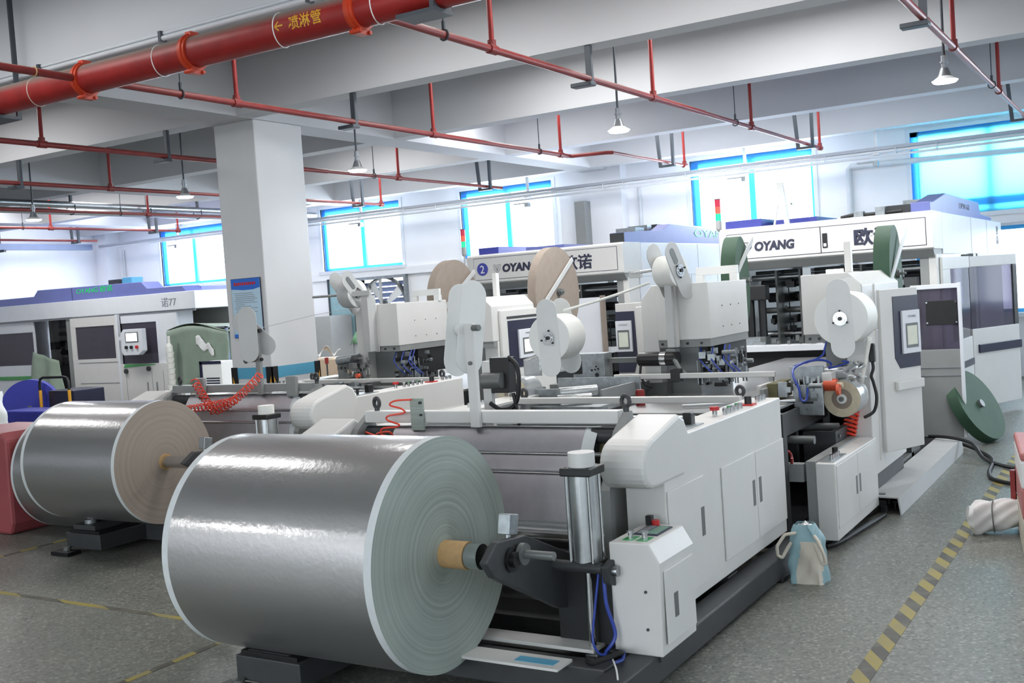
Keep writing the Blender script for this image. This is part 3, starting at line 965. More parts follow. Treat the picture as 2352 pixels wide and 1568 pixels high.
lamp(-1.61, 10.35, 3.433, 'lit pendant lamp beside the sprinkler branch over the open aisle')
lamp(-4.65, 9.95, 3.37, 'lit pendant lamp above the machine stack lights, between two branches')
lamp(-8.05, 9.95, 3.37, 'lit pendant lamp just beyond the square pillar, over the small exhaust fan')
lamp(-10.98, 9.95, 3.37, 'lit pendant lamp in front of the far corner window')
lamp(-14.2, 9.95, 3.37, 'small lit pendant lamp near the silver pipes')

# unseen slab lamps: two mirrored in the foil, the others added as fill
proto = None
for x, y, pw in UNSEEN_BATTENS:
    l = T('unseen_strip_lamp', 'unseen flat ceiling strip lamp of a set added mainly as fill light', 'lamp', (x, y, 4.58), 'unseen ceiling strip lamps, mostly added fill')
    if proto is None:
        proto = (MB().box(x - 1.02, x + 1.02, y - .42, y + .42, 4.60, 4.75).obj('lamp_housing', 'plate_white', l), MB().box(x - 1.0, x + 1.0, y - .40, y + .40, 4.575, 4.60).obj('lamp_diffuser', 'unseen_strip_glow', l))
    else:
        for p_ in proto:
            c_ = p_.copy()
            COL.objects.link(c_)
            c_.parent = l

# ------------------------------------------------------------------ foil rolls
def foil_roll(label, xl, xr, y, z, r, end_mat, core_r=.062, name='foil_roll', group=None, margin=.04, core_out=.13):
    t = T(name, label, 'roll', (xl, y, z), group)
    n = 96
    def side(x0, x1, rr):
        vs, fs = [], []
        for x in (x0, x1):
            for i in range(n):
                a = 2 * pi * i / n
                vs.append((x, y + rr * cos(a), z + rr * sin(a)))
        for i in range(n):
            fs.append((i, (i + 1) % n, n + (i + 1) % n, n + i))
        return MB().add(vs, fs, True)
    side(xl + margin, xr - margin, r).obj('foil_wrap', 'foil', t)
    side(xr - margin, xr, r).obj('paper_margin', 'edge_white', t)
    side(xl, xl + margin, r).obj('paper_margin', 'edge_white', t)
    for xe, sg in ((xr, 1), (xl, -1)):
        mb = MB()
        vs, fs = [], []
        steps = 26
        for k in range(steps + 1):
            rr = core_r + (r - core_r) * k / steps
            dx = sg * (.0012 * sin(k * 2.4) * (0 if k == steps else 1))
            for i in range(n):
                a = 2 * pi * i / n
                vs.append((xe + dx, y + rr * cos(a), z + rr * sin(a)))
        for k in range(steps):
            for i in range(n):
                j = (i + 1) % n
                fs.append((k * n + i, k * n + j, (k + 1) * n + j, (k + 1) * n + i))
        mb.add(vs, fs, True)
        mb.obj('end_face', end_mat, t)
    MB().cyl((xl - .02, y, z), (xr + core_out, y, z), core_r, 28).obj('core_tube', 'core', t)
    return t

RA = dict(xl=-4.05, xr=-2.80, y=3.88, z=.662, r=.527)
foil_roll('huge silver foil roll with pale green paper ends on the nearest unwinder', end_mat='end_green', **RA)
RB = dict(xl=-7.60, xr=-6.50, y=5.49, z=.72, r=.466)
foil_roll('silver foil roll with a brown paper end face on the second unwinder', end_mat='end_kraft', margin=.035, core_out=.012, **RB)
foil_roll('spare silver foil roll lying on the floor behind the brown-ended roll', -8.58, -7.66, 6.09, .518, .517, 'end_kraft', margin=.03)

# ------------------------------------------------------------------ unwinder stand
def unwinder(dx, dy, dz, label, roll, full):
    """Roll stand: base, lifting arm, air cylinder, cross bar and guide rollers.  Offsets are from the near machine."""
    t = T('unwind_stand', label, 'machine', (-3.1 + dx, 4.0 + dy, 0))
    X = lambda v: v + dx
    Y = lambda v: v + dy
    Z = lambda v: v + dz
    ry, rz, xr, xl = roll['y'], roll['z'], roll['xr'], roll['xl']
    # base rails and cross beams
    MB().box(X(-2.12), X(-1.99), Y(3.75), Y(7.7), 0.02, .15).obj('base_rail', 'dark', t, bevel=.008)
    MB().box(X(-4.25), X(-4.10), Y(4.6), Y(7.7), 0.02, .15).obj('base_rail', 'dark', t, bevel=.008)
    MB().box(X(-3.85), X(-2.12), Y(4.04), Y(4.16), .03, .16).obj('cross_beam', 'dark', t, bevel=.006)
    MB().box(X(-4.10), X(-2.12), Y(5.6), Y(5.75), .03, .16).obj('cross_beam', 'dark', t, bevel=.006)
    # roll jack box at the front left
    j = MB().box(X(-3.88), X(-3.47), Y(3.60), Y(4.1), .045, .165).obj('jack_box', 'dark', t, bevel=.006)
    MB().box(X(-3.86), X(-3.50), Y(3.62), Y(4.08), .165, .185).obj('jack_plate', 'black', j)
    zt = min(.225, roll['z'] - roll['r'] - .02)
    MB().box(X(-3.82), X(-3.56), Y(3.63), Y(3.98), .188, zt).obj('jack_plate', 'dark', j)
    if not full:
        MB().cyl((X(-3.72), Y(3.72), zt), (X(-3.72), Y(3.72), zt + .03), .05, 12).cyl((X(-3.745), Y(3.72), zt), (X(-3.745), Y(3.72), zt + .075), .012, 8).cyl((X(-3.70), Y(3.72), zt), (X(-3.70), Y(3.72), zt + .075), .012, 8).obj('jack_screw', 'galv', j)
    MB().box(X(-3.95), X(-3.74), Y(3.50), Y(3.62), 0, .03).obj('foot_plate', 'black', t)
    MB().cyl((X(-3.84), Y(3.57), .03), (X(-3.84), Y(3.57), .06), .03, 10).obj('foot_screw', 'midgrey', t)
    MB().box(X(-2.16), X(-1.93), Y(3.78), Y(3.92), 0, .03).obj('foot_plate', 'black', t)
    MB().box(X(-2.20), X(-1.90), Y(7.3), Y(7.5), 0, .03).obj('foot_plate', 'black', t)
    # white step covers over the cross beam
    MB().box(X(-3.1), X(-2.30), Y(3.95), Y(4.09), .16, .172).obj('step_cover', 'white', t)
    MB().box(X(-3.3), X(-2.27), Y(4.24), Y(4.36), .15, .166).obj('step_cover', 'white', t)
    MB().box(X(-4.0), X(-2.30), Y(4.18), Y(5.5), .06, .09).obj('drip_tray', 'midgrey', t)
    if full:
        MB().box(X(-2.54), X(-2.34), Y(3.985), Y(4.045), .1725, .1745).obj('blue_tape_patch', 'band_blue', t)
    # shaft, chucks and lifting arms on both sides
    MB().cyl((xl - .28, ry, rz), (xr + (.30 if not full else .20), ry, rz), .045 if not full else .057, 22).obj('shaft', 'chrome', t)
    for sgn in ((1,) if full else (1,)):
        ax = X(-2.47) if full else xr + .40
        px0 = (Y(3.68), Z(.69)), (Y(3.78), Z(.76)), (Y(4.02), Z(.735)), (Y(4.55), Z(.50)), (Y(4.88), Z(.34)), (Y(4.82), Z(.25)), (Y(4.60), Z(.26)), (Y(4.28), Z(.33)), (Y(3.74), Z(.615))
        sh = rz - .662 - dz
        prof = [(a + (ry - 3.88 - dy) * max(0, 1 - i_ / 6), b + sh * (1 if i_ in (0, 1, 2, 8) else 0)) for i_, (a, b) in enumerate(px0)]
        arm = MB().prism(prof, 'x', ax - .018, ax + .018).obj('lifting_arm', 'dark', t, bevel=.006)
        MB().cyl((ax - .09, ry, rz), (ax + .03, ry, rz), .056, 18).cyl((ax + .03, ry, rz), (ax + .05, ry, rz), .034, 18).obj('chuck', 'black', t)
        g = MB().cbox((ax - .03, ry + .07, rz + .135), (.062, .075, .09), rx=radians(-12)).obj('gear_block', 'galv', t, bevel=.004)
        MB().cyl((ax - .03, ry + .06, rz + .04), (ax - .03, ry + .065, rz + .10), .015, 10).obj('gear_stem', 'steel', g)
        MB().cyl((ax + .02, ry + .06, rz + .01), (ax + .20, ry + .06, rz + .01), .019, 14).ring((ax + .045, ry + .06, rz + .01), (1, 0, 0), .018, .048, .022, 20).obj('lock_handle', 'midgrey', arm)
        MB().cyl((ax - .03, Y(4.86), Z(.31)), (ax + .20, Y(4.86), Z(.31)), .035, 14).obj('arm_pivot', 'midgrey', arm)
    # air cylinder that lifts the arm
    cx, cy = X(-2.302), Y(4.30)
    cyl = MB().cyl((cx, cy, Z(.56)), (cx, cy, Z(.965)), .068, 26).obj('air_cylinder', 'alu', t)
    for a, b in ((-1, -1), (1, -1), (1, 1), (-1, 1)):
        MB().cyl((cx + a * .056, cy + b * .056, Z(.545)), (cx + a * .056, cy + b * .056, Z(1.0)), .008, 8).obj('tie_rod', 'chrome', cyl)
    MB().box(cx - .078, cx + .078, cy - .078, cy + .078, Z(.962), Z(1.0)).obj('cylinder_cap', 'black', cyl, bevel=.006)
    MB().box(cx - .072, cx + .072, cy - .072, cy + .072, Z(.53), Z(.565)).obj('cylinder_cap', 'dark', cyl, bevel=.006)
    MB().cyl((cx, cy, Z(1.0)), (cx, cy, Z(1.065)), .062, 22).obj('cylinder_head', 'tape_white' if not full else 'white', cyl)
    MB().cyl((cx, cy, .12), (cx, cy, Z(.535)), .017, 14).obj('piston_rod', 'chrome', cyl)
    cv = MB().box(cx - .03, cx - .012, cy - .028, cy + .028, .02, .11).box(cx + .012, cx + .03, cy - .028, cy + .028, .02, .11).box(cx - .03, cx + .03, cy - .028, cy + .028, .10, .13)
    cv.cyl((cx, cy, .13), (cx, cy, .16), .024, 12).cyl((cx - .045, cy, .05), (cx + .045, cy, .05), .014, 10)
    cv.obj('rod_clevis', 'alu', cyl, bevel=.002)
    # trunnion and link to the arm
    MB().cyl((X(-2.62), cy - .05, Z(.545)), (X(-2.20), cy - .05, Z(.545)), .026, 14).obj('trunnion_bar', 'dark', t)
    lk = MB().prism([(cy - .08, Z(.56)), (cy + .02, Z(.58)), (Y(4.74), Z(.42)), (Y(4.78), Z(.36)), (Y(4.72), Z(.31)), (Y(4.62), Z(.33)), (cy - .06, Z(.48))], 'x', X(-2.20), X(-2.165)).obj('link_plate', 'dark', t, bevel=.006)
    MB().cyl((X(-2.22), Y(4.69), Z(.37)), (X(-2.10), Y(4.69), Z(.37)), .036, 6).cyl((X(-2.10), Y(4.69), Z(.37)), (X(-2.075), Y(4.69), Z(.37)), .022, 14).obj('link_bolt', 'midgrey', lk)
    MB().cyl((X(-2.20), cy - .02, Z(.53)), (X(-2.14), cy - .02, Z(.53)), .024, 12).obj('link_bolt', 'steel', lk)
    MB().box(X(-2.50), X(-2.20), cy + .05, cy + .25, .16, Z(.5)).obj('arm_post', 'cavity', t)
    # side frames that carry bar and rollers
    for x0, x1 in ((-2.43, -2.38), (-4.14, -4.10)):
        MB().prism([(Y(4.72), .16), (Y(4.72), Z(.80)), (Y(4.90), Z(1.07)), (Y(5.04), Z(1.16)), (Y(5.10), Z(.98)), (Y(6.7), Z(.86)), (Y(6.76), Z(.98)), (Y(6.9), Z(.98)), (Y(7.0), .16)], 'x', X(x0), X(x1)).obj('side_frame', 'grey', t)
    br = MB().box(X(-4.10), X(-2.43), Y(4.965), Y(5.035), Z(1.10), Z(1.168)).obj('cross_bar', 'white' if full else 'grey', t, bevel=.004)
    for x in (-4.03, -2.395):
        e = MB().torus((X(x), Y(5.0), Z(1.215)), (.35, 1, 0), .028, .012, 18, 8).cyl((X(x), Y(5.0), Z(1.16)), (X(x), Y(5.0), Z(1.19)), .016, 10)
        e.obj('lifting_eye', 'dark', t)
    # rollers and foil web
    MB().cyl((X(-4.10), Y(5.0), Z(1.035)), (X(-2.40), Y(5.0), Z(1.035)), .044, 20).obj('guide_roller', 'dark', t)
    for y, z, r in ((4.868, .955, .011), (4.862, .853, .011)):
        MB().cyl((X(-4.12), Y(y), Z(z)), (X(-2.38), Y(y), Z(z)), r, 10).obj('guide_rod', 'chrome', t)
    lr = MB().cyl((X(-3.6), Y(4.80), Z(.56)), (X(-2.54), Y(4.80), Z(.56)), .05, 22)
    for a in range(0, 360, 45):
        aa = radians(a)
        lr.cyl((X(-3.58), Y(4.80) + .045 * cos(aa), Z(.56) + .045 * sin(aa)), (X(-2.56), Y(4.80) + .045 * cos(aa), Z(.56) + .045 * sin(aa)), .009, 6)
    lro = lr.obj('ribbed_roller', 'alu', t)
    MB().cyl((X(-2.54), Y(4.80), Z(.56)), (X(-2.50), Y(4.80), Z(.56)), .052, 20).cyl((X(-2.50), Y(4.80), Z(.56)), (X(-2.39), Y(4.80), Z(.56)), .022, 12).obj('roller_bearing', 'black', lro)
    MB().cyl((X(-4.05), Y(4.78), Z(.44)), (X(-2.56), Y(4.78), Z(.44)), .036, 18).obj('idler_roller', 'steel', t)
    # black interior behind the rollers
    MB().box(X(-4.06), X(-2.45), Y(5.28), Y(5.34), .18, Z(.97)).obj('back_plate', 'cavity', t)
    path = [(5.03, 1.078), (5.0, 1.081), (4.972, 1.072), (4.948, 1.05), (4.925, 1.02), (4.905, .99), (4.89, .963), (4.885, .945), (4.884, .90), (4.882, .86), (4.875, .80), (4.865, .70), (4.85, .60)]
    def web(u, v):
        # over the guide roller, down behind both guide rods to the ribbed roller
        x = X(-3.88) + (X(-2.62) - X(-3.88)) * u
        q = v * (len(path) - 1)
        i = min(int(q), len(path) - 2)
        k = q - i
        y_, z_ = (path[i][j] + (path[i + 1][j] - path[i][j]) * k for j in (0, 1))
        return (x, Y(y_), Z(z_) + .002 * sin(u * 14) * (v > .6))
    MB().grid(web, 24, 24).obj('foil_web', 'web', t, fix=False)
    def edge(u, v):
        p = web(1, v)
        return (p[0] + u * .07, p[1] + .01 * u, p[2])
    MB().grid(edge, 2, 24).obj('web_margin', 'edge_white', t, fix=False)
    MB().prism([(Y(5.02), Z(1.03)), (Y(5.15), Z(1.0)), (Y(5.1), Z(.90)), (Y(4.98), Z(.94))], 'x', X(-2.56), X(-2.50)).obj('folded_web', 'olive', t)
    def low(u, v):
        return (X(-3.9) + (X(-2.60) - X(-3.9)) * u, Y(4.50) + .34 * v, Z(.34) - .17 * sin(v * pi * .5) + .02 * u)
    MB().grid(low, 12, 8).obj('lower_web', 'foil', t, fix=False)
    MB().grid(lambda u, v: (X(-3.3) + (X(-2.78) - X(-3.3)) * u, Y(4.49) + .33 * v, Z(.345) - .165 * sin(v * pi * .5) + .006 + .02 * u), 6, 8).obj('paper_underside', 'olive', t, fix=False)
    MB().prism([(Y(4.42), Z(.46)), (Y(4.5), Z(.53)), (Y(4.74), Z(.53)), (Y(4.78), Z(.40)), (Y(4.5), Z(.40))], 'x', X(-2.95), X(-2.86)).obj('web_guide', 'white', t, bevel=.01)
    MB().cyl((X(-2.86), Y(4.56), Z(.455)), (X(-2.55), Y(4.56), Z(.455)), .04, 18).obj('idler_roller', 'edge_white', t)
    # second bar, rollers in the middle of the infeed
    MB().box(X(-4.20), X(-2.42), Y(6.78), Y(6.84), Z(.988), Z(1.032)).obj('cross_bar', 'white', t, bevel=.004)
    for x in (-4.12, -2.44):
        MB().torus((X(x), Y(6.86), Z(1.06)), (.35, 1, 0), .03, .013, 18, 8).obj('lifting_eye', 'dark', t)
    for y, z, r in ((6.2, .93, .05), (6.42, .90, .045), (6.0, .89, .04)):
        sr = MB().cyl((X(-4.05), Y(y), Z(z)), (X(-2.43), Y(y), Z(z)), r, 18)
        for a in range(0, 360, 30):
            aa = radians(a)
            sr.cyl((X(-3.8), Y(y) + r * .94 * cos(aa), Z(z) + r * .94 * sin(aa)), (X(-2.5), Y(y) + r * .94 * cos(aa), Z(z) + r * .94 * sin(aa)), .006, 6)
        sr.obj('silver_roller', 'alu', t)
    MB().box(X(-4.05), X(-2.43), Y(5.55), Y(7.0), Z(.66), Z(.68)).obj('web_table', 'dark', t)
    return t

def cabinet(dx, dy, dz, label, full):
    """Side drive cabinet with rounded hood, doors and a row of push buttons."""
    t = T('drive_cabinet', label, 'cabinet', (-2.2 + dx, 5.7 + dy, 0))
    X = lambda v: v + dx
    Y = lambda v: v + dy
    Z = lambda v: v + dz
    x0, x1 = X(-2.312), X(-2.10)
    hood = [(Y(4.96), Z(1.152)), (Y(4.62), Z(1.075))]
    for i in range(11):
        a = radians(105 + 150 * i / 10)
        hood.append((Y(4.625) + .115 * cos(a), Z(.955) + .115 * sin(a)))
    hood += [(Y(4.66), Z(.84)), (Y(5.0), Z(.84)), (Y(5.085), Z(1.03)), (Y(5.03), Z(1.12))]
    # body first
    MB().box(x0, x1, Y(4.76), Y(6.63), .185, Z(1.04)).obj('body', 'white', t, bevel=.006)
    MB().prism(hood, 'x', x0 - .012, x1 + .012, False).obj('hood', 'white', t, bevel=.018)
    MB().box(x0 + .05, x1 - .05, Y(4.8), Y(6.6), .15, .185).obj('plinth', 'dark', t)
    xs = x1 + .001
    def door(y0, y1, z0, z1, hy, hz, n='door'):
        d = MB().box(xs, xs + .008, Y(y0), Y(y1), z0, Z(z1)).obj(n, 'white', t, bevel=.002)
        if hy is not None:
            h = MB().box(xs + .0075, xs + .0095, Y(hy - .022), Y(hy + .022), Z(hz - .075), Z(hz + .075)).obj('recessed_handle', 'midgrey', d)
        return d
    door(4.775, 5.245, .24, .795, 5.205, .56)
    door(5.515, 6.07, .27, .785, 6.02, .55)
    door(6.078, 6.62, .27, .785, 6.135, .55)
    # top push buttons
    zt = Z(1.04)
    b = MB().box(X(-2.30), X(-2.14), Y(5.12), Y(5.42), zt, zt + .006).obj('panel_plate', 'galv', t)
    MB().cyl((X(-2.19), Y(5.20), zt), (X(-2.19), Y(5.20), zt + .05), .012, 10).cyl((X(-2.19), Y(5.20), zt + .045), (X(-2.19), Y(5.20), zt + .06), .022, 12).obj('selector_knob', 'black', b)
    MB().box(X(-2.23), X(-2.18), Y(5.34), Y(5.40), zt, zt + .07).obj('selector_knob', 'black', b, bevel=.006)
    e = MB().cyl((X(-2.19), Y(5.72), zt), (X(-2.19), Y(5.72), zt + .04), .014, 12).obj('button', 'chrome', t)
    MB().cyl((X(-2.19), Y(5.72), zt + .035), (X(-2.19), Y(5.72), zt + .055), .027, 18).obj('button_cap', 'red_btn', e)
    for i in range(5):
        yy = Y(5.80 + .065 * i)
        e = MB().cyl((X(-2.16), yy, zt), (X(-2.16), yy, zt + .035), .014, 10).obj('button', 'chrome', t)
        MB().cyl((X(-2.16), yy, zt + .035), (X(-2.16), yy, zt + .042), .011, 10).obj('button_cap', 'green_btn' if i % 2 else 'whiteb', e)
    e = MB().box(X(-2.22), X(-2.13), Y(6.19), Y(6.27), zt, zt + .01).obj('button_plate', 'red_btn', t)
    MB().cyl((X(-2.17), Y(6.23), zt + .01), (X(-2.17), Y(6.23), zt + .055), .022, 12).obj('button_cap', 'black', e)
    for i in range(3):
        yy = Y(6.40 + .06 * i)
        MB().cyl((X(-2.17), yy, zt), (X(-2.17), yy, zt + .035), .015, 10).obj('button', 'chrome', t)
    return t

def far_cabinet(dx, dy, dz, label):
    """The same cabinet on the far side of the web: seen only over the top."""
    t = T('drive_cabinet', label, 'cabinet', (-4.25 + dx, 5.7 + dy, 0))
    X = lambda v: v + dx
    Y = lambda v: v + dy
    Z = lambda v: v + dz
    MB().box(X(-4.40), X(-4.16), Y(4.76), Y(7.55), .1, Z(1.02)).obj('body', 'white', t, bevel=.006)
    MB().prism([(Y(4.94), Z(1.13)), (Y(4.56), Z(1.0)), (Y(4.50), Z(.9)), (Y(4.6), Z(.8)), (Y(5.0), Z(.8)), (Y(5.08), Z(1.03))], 'x', X(-4.42), X(-4.15)).obj('hood', 'white', t, bevel=.015)
    MB().box(X(-4.16), X(-4.158), Y(5.2), Y(7.5), Z(.7), Z(1.0)).obj('inner_panel', 'grey', t)
    for i in range(6):
        yy = Y(6.35 + .06 * i)
        MB().cyl((X(-4.28), yy, Z(1.02)), (X(-4.28), yy, Z(1.05)), .012, 8).obj('button', 'chrome', t)
    return t

unwinder(0, 0, 0, 'nearest foil roll stand with lifting arm, upright air cylinder and white cross bar', RA, True)
cabinet(0, 0, 0, 'white side cabinet with rounded hood and flush doors beside the nearest foil roll', True)
far_cabinet(0, 0, 0, 'white cabinet on the far side of the nearest foil web, mostly hidden')
BX, BY, BZ = -3.55, 1.68, .02
unwinder(-3.62, 1.70, .02, 'second foil roll stand with a grey cross bar, behind the brown-ended roll', RB, False)
cabinet(BX, BY, BZ, 'grey-white side cabinet with rounded hood between the two foil rolls', False)
far_cabinet(-3.62, 1.70, .02, 'white cabinet on the far side of the second foil web, mostly hidden')

# control pedestal in front of the near cabinet
t = T('control_pedestal', 'white control pedestal with slanted top and green key panel, in front of the hooded cabinet', 'control box', (-2.08, 4.5, .12))
MB().prism([(-2.19, .15), (-2.19, .655), (-1.995, .655), (-1.945, .572), (-1.955, .15)], 'y', 4.30, 4.70).obj('housing', 'white', t, bevel=.005)
MB().box(-2.16, -1.98, 4.33, 4.68, .115, .15).obj('plinth', 'dark', t)
d = MB().prism([(-1.944, .20), (-1.946, .53), (-1.938, .53), (-1.936, .20)], 'y', 4.335, 4.665).obj('door', 'white', t, bevel=.002)
MB().box(-1.9385, -1.934, 4.42, 4.46, .30, .41).obj('recessed_handle', 'midgrey', d)
for z in (.44, .27):
    MB().cyl((-2.02, 4.301, z), (-2.02, 4.294, z), .007, 8).obj('bolt', 'dark', t)
k = MB().box(-2.14, -2.02, 4.46, 4.64, .655, .661).obj('key_panel', 'ink', t)
MB().box(-2.085, -2.03, 4.475, 4.625, .661, .663).obj('key_pad', 'screen_green', k)
MB().box(-2.13, -2.095, 4.475, 4.625, .661, .663).obj('key_pad', 'ink_grey', k)
for x in (-2.12, -2.05):
    b = MB().box(x - .026, x + .026, 4.35, 4.43, .655, .658).obj('button_plate', 'green_btn', t)
    MB().cyl((x, 4.39, .658), (x, 4.39, .688), .013, 10).cyl((x, 4.39, .685), (x, 4.39, .692), .02, 10).obj('toggle', 'chrome', b)
b = MB().cyl((-2.12, 4.67, .655), (-2.12, 4.67, .68), .02, 12).obj('button', 'red_btn', t)
MB().box(-2.165, -2.135, 4.655, 4.685, .655, .70).obj('selector_knob', 'black', t)

# hoses and scraps by the foot of the cylinder
def hose(pts, r, m, label, cat='hose', name='air_hose', n=8, smooth=6):
    P = [Vector(p) for p in pts]
    out = []
    for i in range(len(P) - 1):
        p0, p1, p2, p3 = P[max(i - 1, 0)], P[i], P[i + 1], P[min(i + 2, len(P) - 1)]
        for s_ in range(smooth):
            q = s_ / smooth
            out.append(.5 * ((2 * p1) + (p2 - p0) * q + (2 * p0 - 5 * p1 + 4 * p2 - p3) * q * q + (3 * p1 - p0 - 3 * p2 + p3) * q ** 3))
    out.append(P[-1])
    return tag(MB().tube(out, r, n).obj(name, m), label, cat)
hose([(-2.21, 4.27, .52), (-2.2, 4.26, .38), (-2.17, 4.27, .24), (-2.2, 4.22, .165), (-2.15, 4.16, .15), (-2.11, 4.2, .155), (-2.13, 4.26, .17)], .009, 'hose_blue', 'blue air hose hanging beside the piston rod of the near cylinder')
hose([(-2.23, 4.26, .52), (-2.25, 4.24, .36), (-2.26, 4.22, .22), (-2.22, 4.2, .17), (-2.19, 4.21, .168)], .006, 'hose_blue', 'thin blue air hose looping at the foot of the near cylinder')
hose([(-2.24, 4.12, .168), (-2.2, 4.08, .17), (-2.14, 4.1, .19), (-2.1, 4.16, .2), (-2.12, 4.22, .18), (-2.18, 4.24, .175)], .012, 'rubber', 'grey looped cable end at the foot of the white control pedestal', 'cable', 'cable')
hose([(-2.13, 4.15, .172), (-2.07, 4.06, .166), (-2.02, 3.97, .158)], .004, 'paper', 'white cable tie end on the dark base by the control pedestal', 'cable', 'cable')
def coil(a, b, R, turns, r, m, label, sag=0.0, name='coiled_hose', per=9):
    a, b = Vector(a), Vector(b)
    d = (b - a).normalized()
    up = Vector((0, 0, 1)) if abs(d.z) < .9 else Vector((1, 0, 0))
    s = d.cross(up).normalized()
    u = s.cross(d)
    pts = []
    N = turns * per
    for i in range(N + 1):
        q = i / N
        p = a.lerp(b, q) + Vector((0, 0, -sag * 4 * q * (1 - q)))
        w = 2 * pi * turns * q
        pts.append(p + s * (R * cos(w)) + u * (R * sin(w)))
    return tag(MB().tube(pts, r, 6).obj(name, m), label, 'hose')
# orange coiled air line over the second machine and over the near one
coil((-7.33, 6.58, 1.235), (-7.03, 6.50, .97), .033, 9, .0055, 'hose_red', 'orange coiled hose drooping from a bracket on the grey cross bar', .01)
coil((-7.03, 6.50, .97), (-6.50, 6.56, 1.285), .033, 15, .0055, 'hose_red', 'orange coiled hose rising towards the crossed paddle reel', .04)
coil((-7.52, 6.40, .99), (-6.68, 6.44, 1.08), .03, 20, .0055, 'hose_red', 'orange coiled hose stretched low along the second foil web', .015)
hose([(-3.72, 4.93, 1.24), (-3.83, 4.92, 1.235), (-3.87, 4.92, 1.21), (-3.79, 4.92, 1.19), (-3.77, 4.92, 1.165), (-3.87, 4.9, 1.15), (-3.88, 4.9, 1.125), (-3.8, 4.9, 1.10), (-3.82, 4.9, 1.085), (-3.92, 4.9, 1.075), (-3.93, 4.9, 1.04), (-3.85, 4.9, 1.03), (-3.86, 4.88, 1.06), (-3.94, 4.88, 1.05), (-3.98, 4.9, 1.035), (-4.06, 4.92, 1.05), (-4.08, 4.95, 1.04)], .0055, 'hose_red', 'pulled-out orange coiled hose hanging over the near white cross bar', n=7)
# grey-green fixing plates on the bars
t = T('sensor_plate', 'pale green plate bolted on the near white cross bar', 'plate', (-3.70, 4.95, 1.06))
MB().box(-3.745, -3.655, 4.945, 4.963, 1.06, 1.245).obj('plate', 'end_green', t, bevel=.003)
MB().cyl((-3.665, 4.945, 1.22), (-3.665, 4.93, 1.22), .008, 8).cyl((-3.665, 4.945, 1.15), (-3.665, 4.93, 1.15), .006, 8).obj('screw', 'black', t)
for x, l in ((-7.33, 'tall grey plate at the hose end of the grey cross bar'), (-6.24, 'tall grey plate on the grey cross bar by the pillar')):
    tag(MB().box(x - .06, x + .06, 6.63, 6.664, 1.08, 1.255).obj('sensor_plate', 'grey', None, bevel=.01), l, 'plate')

# ------------------------------------------------------------------ reels
def paddle_reel(label, c, axis, up, gap, rs, hl, hw, twist=0.0, flange='plate_white', spool='tape_white', empty=False, slots=False, group=None, twist2=None, shaft=None):
    """Reel of tape between two long round-ended flanges; axis from the rear to the front flange."""
    c, d = Vector(c), Vector(axis).normalized()
    up = Vector(up)
    u = (up - d * up.dot(d)).normalized()
    s = u.cross(d)
    t = T('tape_reel', label, 'reel', c, group)
    if not empty:
        MB().cyl(c - d * gap / 2, c + d * gap / 2, rs, 48).obj('tape_spool', spool, t)
        MB().ring(c + d * (gap / 2 + .0005), d, rs * .30, rs * .97, .003, 40).obj('spool_face', 'film_core' if spool == 'kraft' else 'paper', t)
    else:
        MB().cyl(c - d * gap / 2, c + d * gap / 2, .035, 20).obj('hub_tube', flange, t)
    for k, tw in ((1, twist), (-1, twist if twist2 is None else twist2)):
        ey = u * cos(tw) + s * sin(tw)
        ex = ey.cross(d)
        f = MB().plate(stadium(hl, hw), c + d * (k * (gap / 2 + .006)), ex, ey, .006)
        fo = f.obj('flange', flange, t, bevel=.0015)
        if slots:
            MB().plate(stadium(hl * .28, hw * .30), c + d * (k * (gap / 2 + .0105)) + ey * hl * .52, ex, ey, .003).obj('slot', 'midgrey', fo)
        if k == 1 and not empty:
            MB().ring(c + d * (gap / 2 + .014), d, .012, .05, .014, 28).ring(c + d * (gap / 2 + .02), d, .028, .036, .012, 24).obj('hub_ring', 'chrome', fo)
            q = MB()
            for a in (90, 210, 330):
                aa = radians(a) + tw
                p = c + d * (gap / 2 + .016) + (s * cos(aa) + u * sin(aa)) * .056
                q.cyl(p, p + d * .012, .0075, 8)
            q.cyl(c + d * (gap / 2 + .01), c + d * (gap / 2 + .034), .014, 12)
            q.obj('hub_screw', 'black', fo)['kind'] = 'stuff'
    return t

def disc_reel(label, c, r, th, m, ax=(1, 0, 0), arm=None, group=None):
    """Big wound paper disc held upright by a flat slanting arm."""
    c, d = Vector(c), Vector(ax).normalized()
    t = T('paper_disc', label, 'paper reel', c, group)
    MB().ring(c, d, .04, r, th, 72).obj('paper_winding', m, t)
    MB().cyl(c - d * (th / 2 + .02), c + d * (th / 2 + .03), .04, 20).obj('hub', 'midgrey', t)
    if arm:
        a0, a1 = Vector(arm[0]), Vector(arm[1])
        MB().beam(a0, a1, .012, .05).obj('retaining_arm', 'plate_grey', t)
        p = c + d * (th / 2 + .03)
        MB().cyl(p, p + d * .05, .012, 10).cyl(p + d * .02, p + d * .03, .035, 12).obj('hub_screw', 'midgrey', t)
    return t

